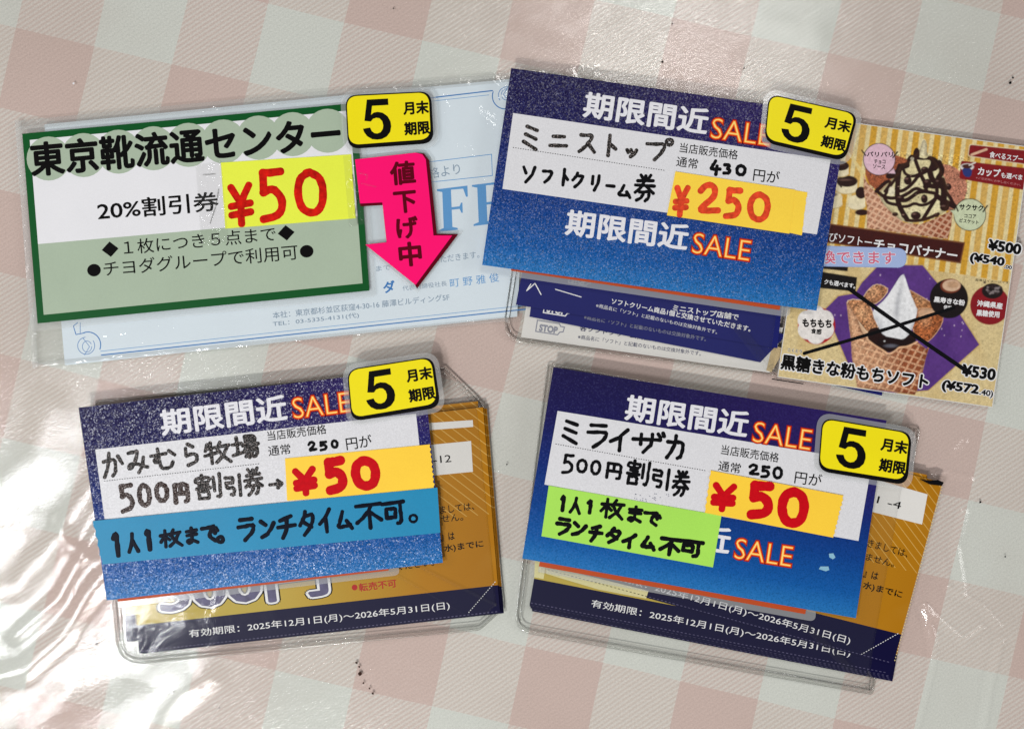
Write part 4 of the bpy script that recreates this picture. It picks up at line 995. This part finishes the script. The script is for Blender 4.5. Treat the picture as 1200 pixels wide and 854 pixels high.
# ---- gold coupons
ORD = ['lowest in', 'second from the bottom of', 'third from the bottom of', 'fourth from the bottom of', 'fifth from the bottom of', 'sixth from the bottom of', 'seventh from the bottom of']
def gold(label, quad, z, prints=True, date=None, n=1):
    o = thing('gold_coupon', label, 'coupon', *np.mean(quad, axis=0), z, 'gold and navy discount coupons in the cases')
    sheet('coupon_paper', quad, z, .13, M['gold'], o, frame=(quad[0], quad[1], quad[3]))
    if date: text('有効期限：2025年12月1日(月)～2026年5月31日(日)', date[0], date[1], date[2], z + .155, M['whiteink'], o, 0.004)
    return o
CR3 = (80, 410, 4.271); CR4 = (320, 410, 4.271); CR3b = (80, 590, 4.271); CR4b = (330, 590, 4.271)
QG = [(144, 524), (566, 477), (586, 716.5), (163, 764)]
Z3 = 1.4
for k in range(7):
    dx, dy = (4.5 - k * .75) + random.uniform(-.5, .5), (1.6 - k * .2) + random.uniform(-.5, .5)
    if k == 2: dx -= 13; dy -= 11
    q = [(x + dx, y + dy) for x, y in QG]
    if k == 2: q = [(x, y) for x, y in [(135, 515), (560, 470), (573, 703), (148, 752)]]
    gold('gold coupon whose left edge sticks out of the lower left stack' if k == 2 else 'brown edged gold coupon, %s the lower left stack' % ORD[k], q, Z3 + .24 * k)
o = gold('gold and navy coupon on top of the lower left stack, number ending in 12', QG, Z3 + 1.75, date=((222, 748), (527.5, 714.5), 10.5))
zt = Z3 + 1.75 + .15
flat('white_bar', [(500, 495.7), (554, 492), (554.5, 500), (501, 504)], zt, M['offwhite'], o)
flat('number_box', [(500, 521.5), (552, 516.5), (554.2, 552.5), (503, 557.5)], zt, M['offwhite'], o)
zt += .02
text('-12', (508, 543), (529, 541), 8.5, zt, K, o, .004)
text('ましては、', (516, 602), (556, 597), 9, zt, K, o, .004); text('ません。', (508, 613), (543, 609.5), 8.5, zt, K, o, .004)
text('』は', (517, 634), (533, 632.5), 9.5, zt, K, o, .015); text('水)までに', (521, 648), (567, 642), 10, zt, K, o, .018)
text('ください。', (466, 668), (509, 662.5), 8.5, zt, K, o, .01)
flat('red_dot', disc(415.5, 688, 3.3), zt, M['redprint'], o); text('転売不可', (421, 693), (465, 687.5), 9.5, zt, M['redprint'], o, .015)
text('500円', (189, 722), (386, 697), 50, zt, M['violet'], o, 0.022, layers=[(.074, M['black'], -.03), (.056, M['whiteink'], -.015)])
dashes((549, 717.5), (581.5, 680), 16, .8, zt, M['whiteink'], o, 'perforation'); dashes((156, 705), (159.5, 733), 9, .7, zt, M['edge'], o, 'perforation')
dashes((166, 762.5), (585, 716), 90, .9, zt, M['violet'], o, 'perforation')
for (x0, y0, x1, y1, wd) in ((470, 690, 500, 660, 6), (540, 660, 568, 632, 5)):
    pass
case('soft clear case with rounded rim and a cut corner in the lower left set', [(112, 470), (521, 431), (566, 474), (590, 712), (562, 737), (139, 779)], [4, 0, 4, 3, 3, 32], 1.2, 4.0, 10)
CQ3 = [(92, 477.5), (496, 431.5), (519, 659), (125, 703)]
sc3, zt = sale_card('blue sale card with brown speckled handwriting and a long teal tape', CQ3, 4.9,
    [(111.6, 526.5), (487.5, 484.5), (500, 600), (122.6, 608)], [((190, 511), (338, 492.5))], [((345, 490), (411, 482))],
    ((314, 516.5), (383, 508)), ((315, 534.5), (341, 531.5)), ((406.5, 527.5), (436.5, 523.5)), ((122, 563.5), (305, 543)), ((138, 702.5), (455, 666)), flat_bow)
hand([('か', 163, 506, 282, 642), ('み', 284, 486, 404, 622), ('む', 404, 482, 548, 608), ('ら', 562, 458, 668, 584), ('牧', 672, 452, 818, 572), ('場', 812, 420, 960, 550)], CR3, -6, 4.4, zt, M['grain_ink'], sc3)
hand([('5', 244, 662, 340, 820), ('0', 336, 662, 426, 794), ('0', 422, 656, 514, 770), ('円', 514, 652, 614, 774)], CR3, -6, 5.8, zt, M['brown_ink'], sc3)
hand([('割', 628, 615, 772, 756), ('引', 774, 618, 876, 738), ('券', 874, 585, 980, 730), ('→', 1000, 636, 1082, 706)], CR3, -6, 4.3, zt, M['grain_ink'], sc3)
hand([('2', 168, 452, 222, 510), ('5', 224, 452, 278, 508), ('0', 284, 446, 332, 496)], CR4, -6, 3.4, zt, M['marker'], sc3)
t3 = price_tape('price_note', [(334, 537), (503.8, 520.5)] + jag((503.8, 520.5), (509, 573), 18, 1.6) + [(336.5, 586.5)], zt + .03, M['tapeo'], 'yellow tape with a red price 50 above the teal tape')
hand([('¥', 90, 582, 228, 732, 8.3), ('5', 240, 528, 382, 728), ('0', 374, 526, 552, 710)], CR4, -6, 11.2, zt + .15, M['red2'], t3)
t3 = price_tape('note_tape', jag((120, 661), (109, 610), 9, 2.0) + [(512.5, 571), (516, 624)], zt + .16, M['teal'], 'long teal tape with a handwritten limit across the lower left card', 'tape')
hand([('1', 212, 124, 272, 272, 6), ('人', 290, 138, 358, 250), ('1', 380, 108, 424, 240, 6.2), ('枚', 452, 122, 572, 220, 4.2), ('ま', 576, 112, 660, 210, 4.4), ('で', 658, 94, 758, 196), ('。', 732, 152, 790, 206), ('ラ', 838, 60, 948, 192), ('ン', 950, 62, 1044, 178), ('チ', 1040, 50, 1146, 180)], CR3b, -6, 5.0, zt + .28, M['navy_marker'], t3)
hand([('タ', 78, 26, 180, 165), ('イ', 178, 18, 262, 150), ('ム', 262, 28, 362, 138), ('不', 365, -15, 512, 132), ('可', 496, -25, 622, 112), ('。', 628, 44, 690, 104, 3.2)], CR4b, -6, 4.8, zt + .28, M['navy_marker'], t3)
sticker([(406.5, 433), (507.5, 417.5), (516.5, 477), (412, 494)], zt + .35, 'yellow expiry sticker at the top right of the card with the teal tape')

# ---- lower right set
CR7 = (600, 420, 4.271); CR8 = (840, 420, 4.271); CR7b = (590, 590, 4.271); CR8b = (840, 600, 3.883)
Z4 = 1.4
QL = [(661, 474), (1086, 556), (1043, 791), (620.5, 708.5)]
for k in range(6):
    e = 5 - k; q = [(x + e * .5, y + e * 1.35) for x, y in QL]
    q = [(x + random.uniform(-.6, .6), y + random.uniform(-.5, .5)) for x, y in q]
    o = gold('navy bottomed coupon, %s the lower right stack' % ORD[k], q, Z4 + .25 * k)
    dashes((q[3][0] + 3, q[3][1] - 1.2), (q[2][0], q[2][1] - 1.2), 80, .8, Z4 + .25 * k + .145, M['violet'], o, 'perforation')
o = gold('coupon with a second white date line near the bottom of the lower right stack', QL, Z4 + 1.6, date=((692, 712), (995.5, 770.5), 10.5))
dashes((622, 706), (1040, 788), 88, .8, Z4 + 1.75, M['violet'], o, 'perforation')
flat('pale_stub', [(627, 655), (640, 657), (637, 678), (626, 676)], Z4 + 1.76, paper('cream_yellow_print', '#d6cf9a'), o)
QU = [(692, 462), (1104.5, 565), (1046.5, 779), (640, 668)]
o = gold('topmost coupon of the lower right stack with a white number box', QU, Z4 + 2.0, date=((700, 675), (995, 756), 10.5))
zt = Z4 + 2.16
flat('number_box', [(1028, 562), (1087, 579), (1080.5, 614.3), (1020, 599)], zt, M['offwhite'], o)
dashes((642, 667), (1044, 776), 88, .8, zt, M['violet'], o, 'perforation'); dashes((1009, 766.5), (1054, 741), 16, .8, zt, M['whiteink'], o, 'perforation')
dashes((1104, 570), (1048, 776), 60, 1.1, zt, paper('pale_perforation', '#d8c48c'), o, 'perforation', .4)
flat('pale_stub', [(640, 662), (760, 692), (757, 701), (700, 690), (640, 672)], zt, paper('cream_yellow_print', '#d6cf9a'), o)
zt += .02
text('1 -4', (1027, 589), (1055, 596.5), 8.5, zt, K, o, .004)
text('きましては、', (1016, 640), (1063, 653), 9, zt, K, o, .004); text('ません。', (1014, 656), (1047, 664.5), 8.5, zt, K, o, .004)
text('』は', (1011, 676), (1028, 680), 9.5, zt, K, o, .015); text('水)までに', (1010, 690), (1056, 702), 10, zt, K, o, .018)
tk = sheet('dark_tape_scrap', [(1078, 561.5), (1090, 563), (1099, 562), (1106, 565), (1104, 569), (1090, 567.5)], zt, .5, M['marker'])
tag(tk, 'tiny black scrap at the top right corner of the lower right coupon stack', 'scrap')
case('large soft clear case with rounded rim around the lower right coupons', [(642, 427), (1077, 503), (1022, 812.5), (603, 738)], [4, 4, 3, 20], 1.2, 4.3, 10)
CQ4 = [(648.5, 430), (1039, 492.5), (1003, 724), (612, 654)]
sc4, zt = sale_card('darkest blue sale card with small pale scratches and a lime green tape', CQ4, 5.1,
    [(653.4, 481.3), (1022, 541), (1006, 633.5), (638, 567.5)], [((731, 492), (875, 513.5)), ((709, 628), (854, 650))], [((882, 517), (948.5, 527)), ((860.5, 653.5), (926, 663.5))],
    ((844.5, 532), (912, 542)), ((841, 551), (867, 555)), ((930.5, 566), (962, 570.5)), ((651, 520), (828, 551.5)), ((632, 661), (944, 717)), flat_bow)
hand([('ミ', 246, 292, 352, 434), ('ラ', 366, 316, 494, 452), ('イ', 482, 342, 600, 468), ('ザ', 596, 362, 768, 480), ('カ', 766, 376, 874, 510)], CR7, 5, 4.6, zt, M['marker'], sc4)
hand([('5', 242, 472, 318, 584), ('0', 314, 498, 386, 578), ('0', 384, 504, 454, 588), ('円', 460, 512, 558, 608), ('割', 566, 505, 692, 644), ('引', 690, 545, 798, 658), ('券', 798, 556, 894, 694)], CR7, 8, 3.8, zt, M['marker'], sc4)
hand([('2', 152, 522, 218, 588), ('5', 212, 532, 274, 602), ('0', 272, 538, 338, 608)], CR8, 6, 3.8, zt, M['marker'], sc4)
for k, c in enumerate([[(510, 188), (530, 186), (540, 205), (528, 214), (512, 204)], [(472, 246), (508, 246), (512, 262), (496, 268), (464, 258)]]):
    flat('pale_scratch', [(840 + x / 3.883, 600 + y / 3.883) for x, y in c], zt, paper('pale_scratch', '#86b6cc'), sc4)
for x, y in rng.normal((762, 582), (12, 3), (22, 2)): flat('smudge', disc(x, y, .7, 6), zt, M['greyink'], sc4)
t4 = price_tape('note_tape', [(643, 568.7), (845.5, 603.8), (835.5, 664.5), (634.5, 628)], zt + .03, M['green'], 'lime green tape with two handwritten lines on the lower right card', 'tape')
hand([('1', 236, 670, 276, 770), ('人', 286, 686, 352, 780, 4.2), ('1', 368, 694, 414, 780), ('枚', 438, 698, 566, 804, 4.2), ('ま', 566, 732, 664, 828, 4.2), ('で', 650, 752, 750, 840, 4.4)], CR7, 8, 4.8, zt + .15, M['marker'], t4)
hand([('ラ', 254, 62, 348, 162), ('ン', 336, 78, 424, 170), ('チ', 422, 98, 502, 196), ('タ', 506, 112, 600, 206), ('イ', 588, 142, 676, 228), ('ム', 676, 156, 770, 236), ('不', 776, 162, 894, 264), ('可', 870, 172, 1004, 270)], CR7b, 9, 5.0, zt + .15, M['marker'], t4)
t4 = price_tape('price_note', jag((826, 600.5), (833, 551), 12, 1.4) + jag((988.7, 580.4), (976.5, 629.7), 18, 1.4), zt + .16, M['tapeo'], 'golden yellow tape with a red price 50 above the lower SALE lettering')
hand([('¥', -38, 618, 104, 768, 8)], CR8, 7, 8, zt + .28, M['red2'], t4)
hand([('5', 136, 606, 300, 812), ('0', 286, 638, 478, 856)], CR8, 5, 11.4, zt + .28, M['red2'], t4)
sticker([(963.5, 489), (1069, 507), (1063, 568.5), (958.5, 551.5)], zt + .38, 'yellow expiry sticker over the top right corner of the darkest blue card')
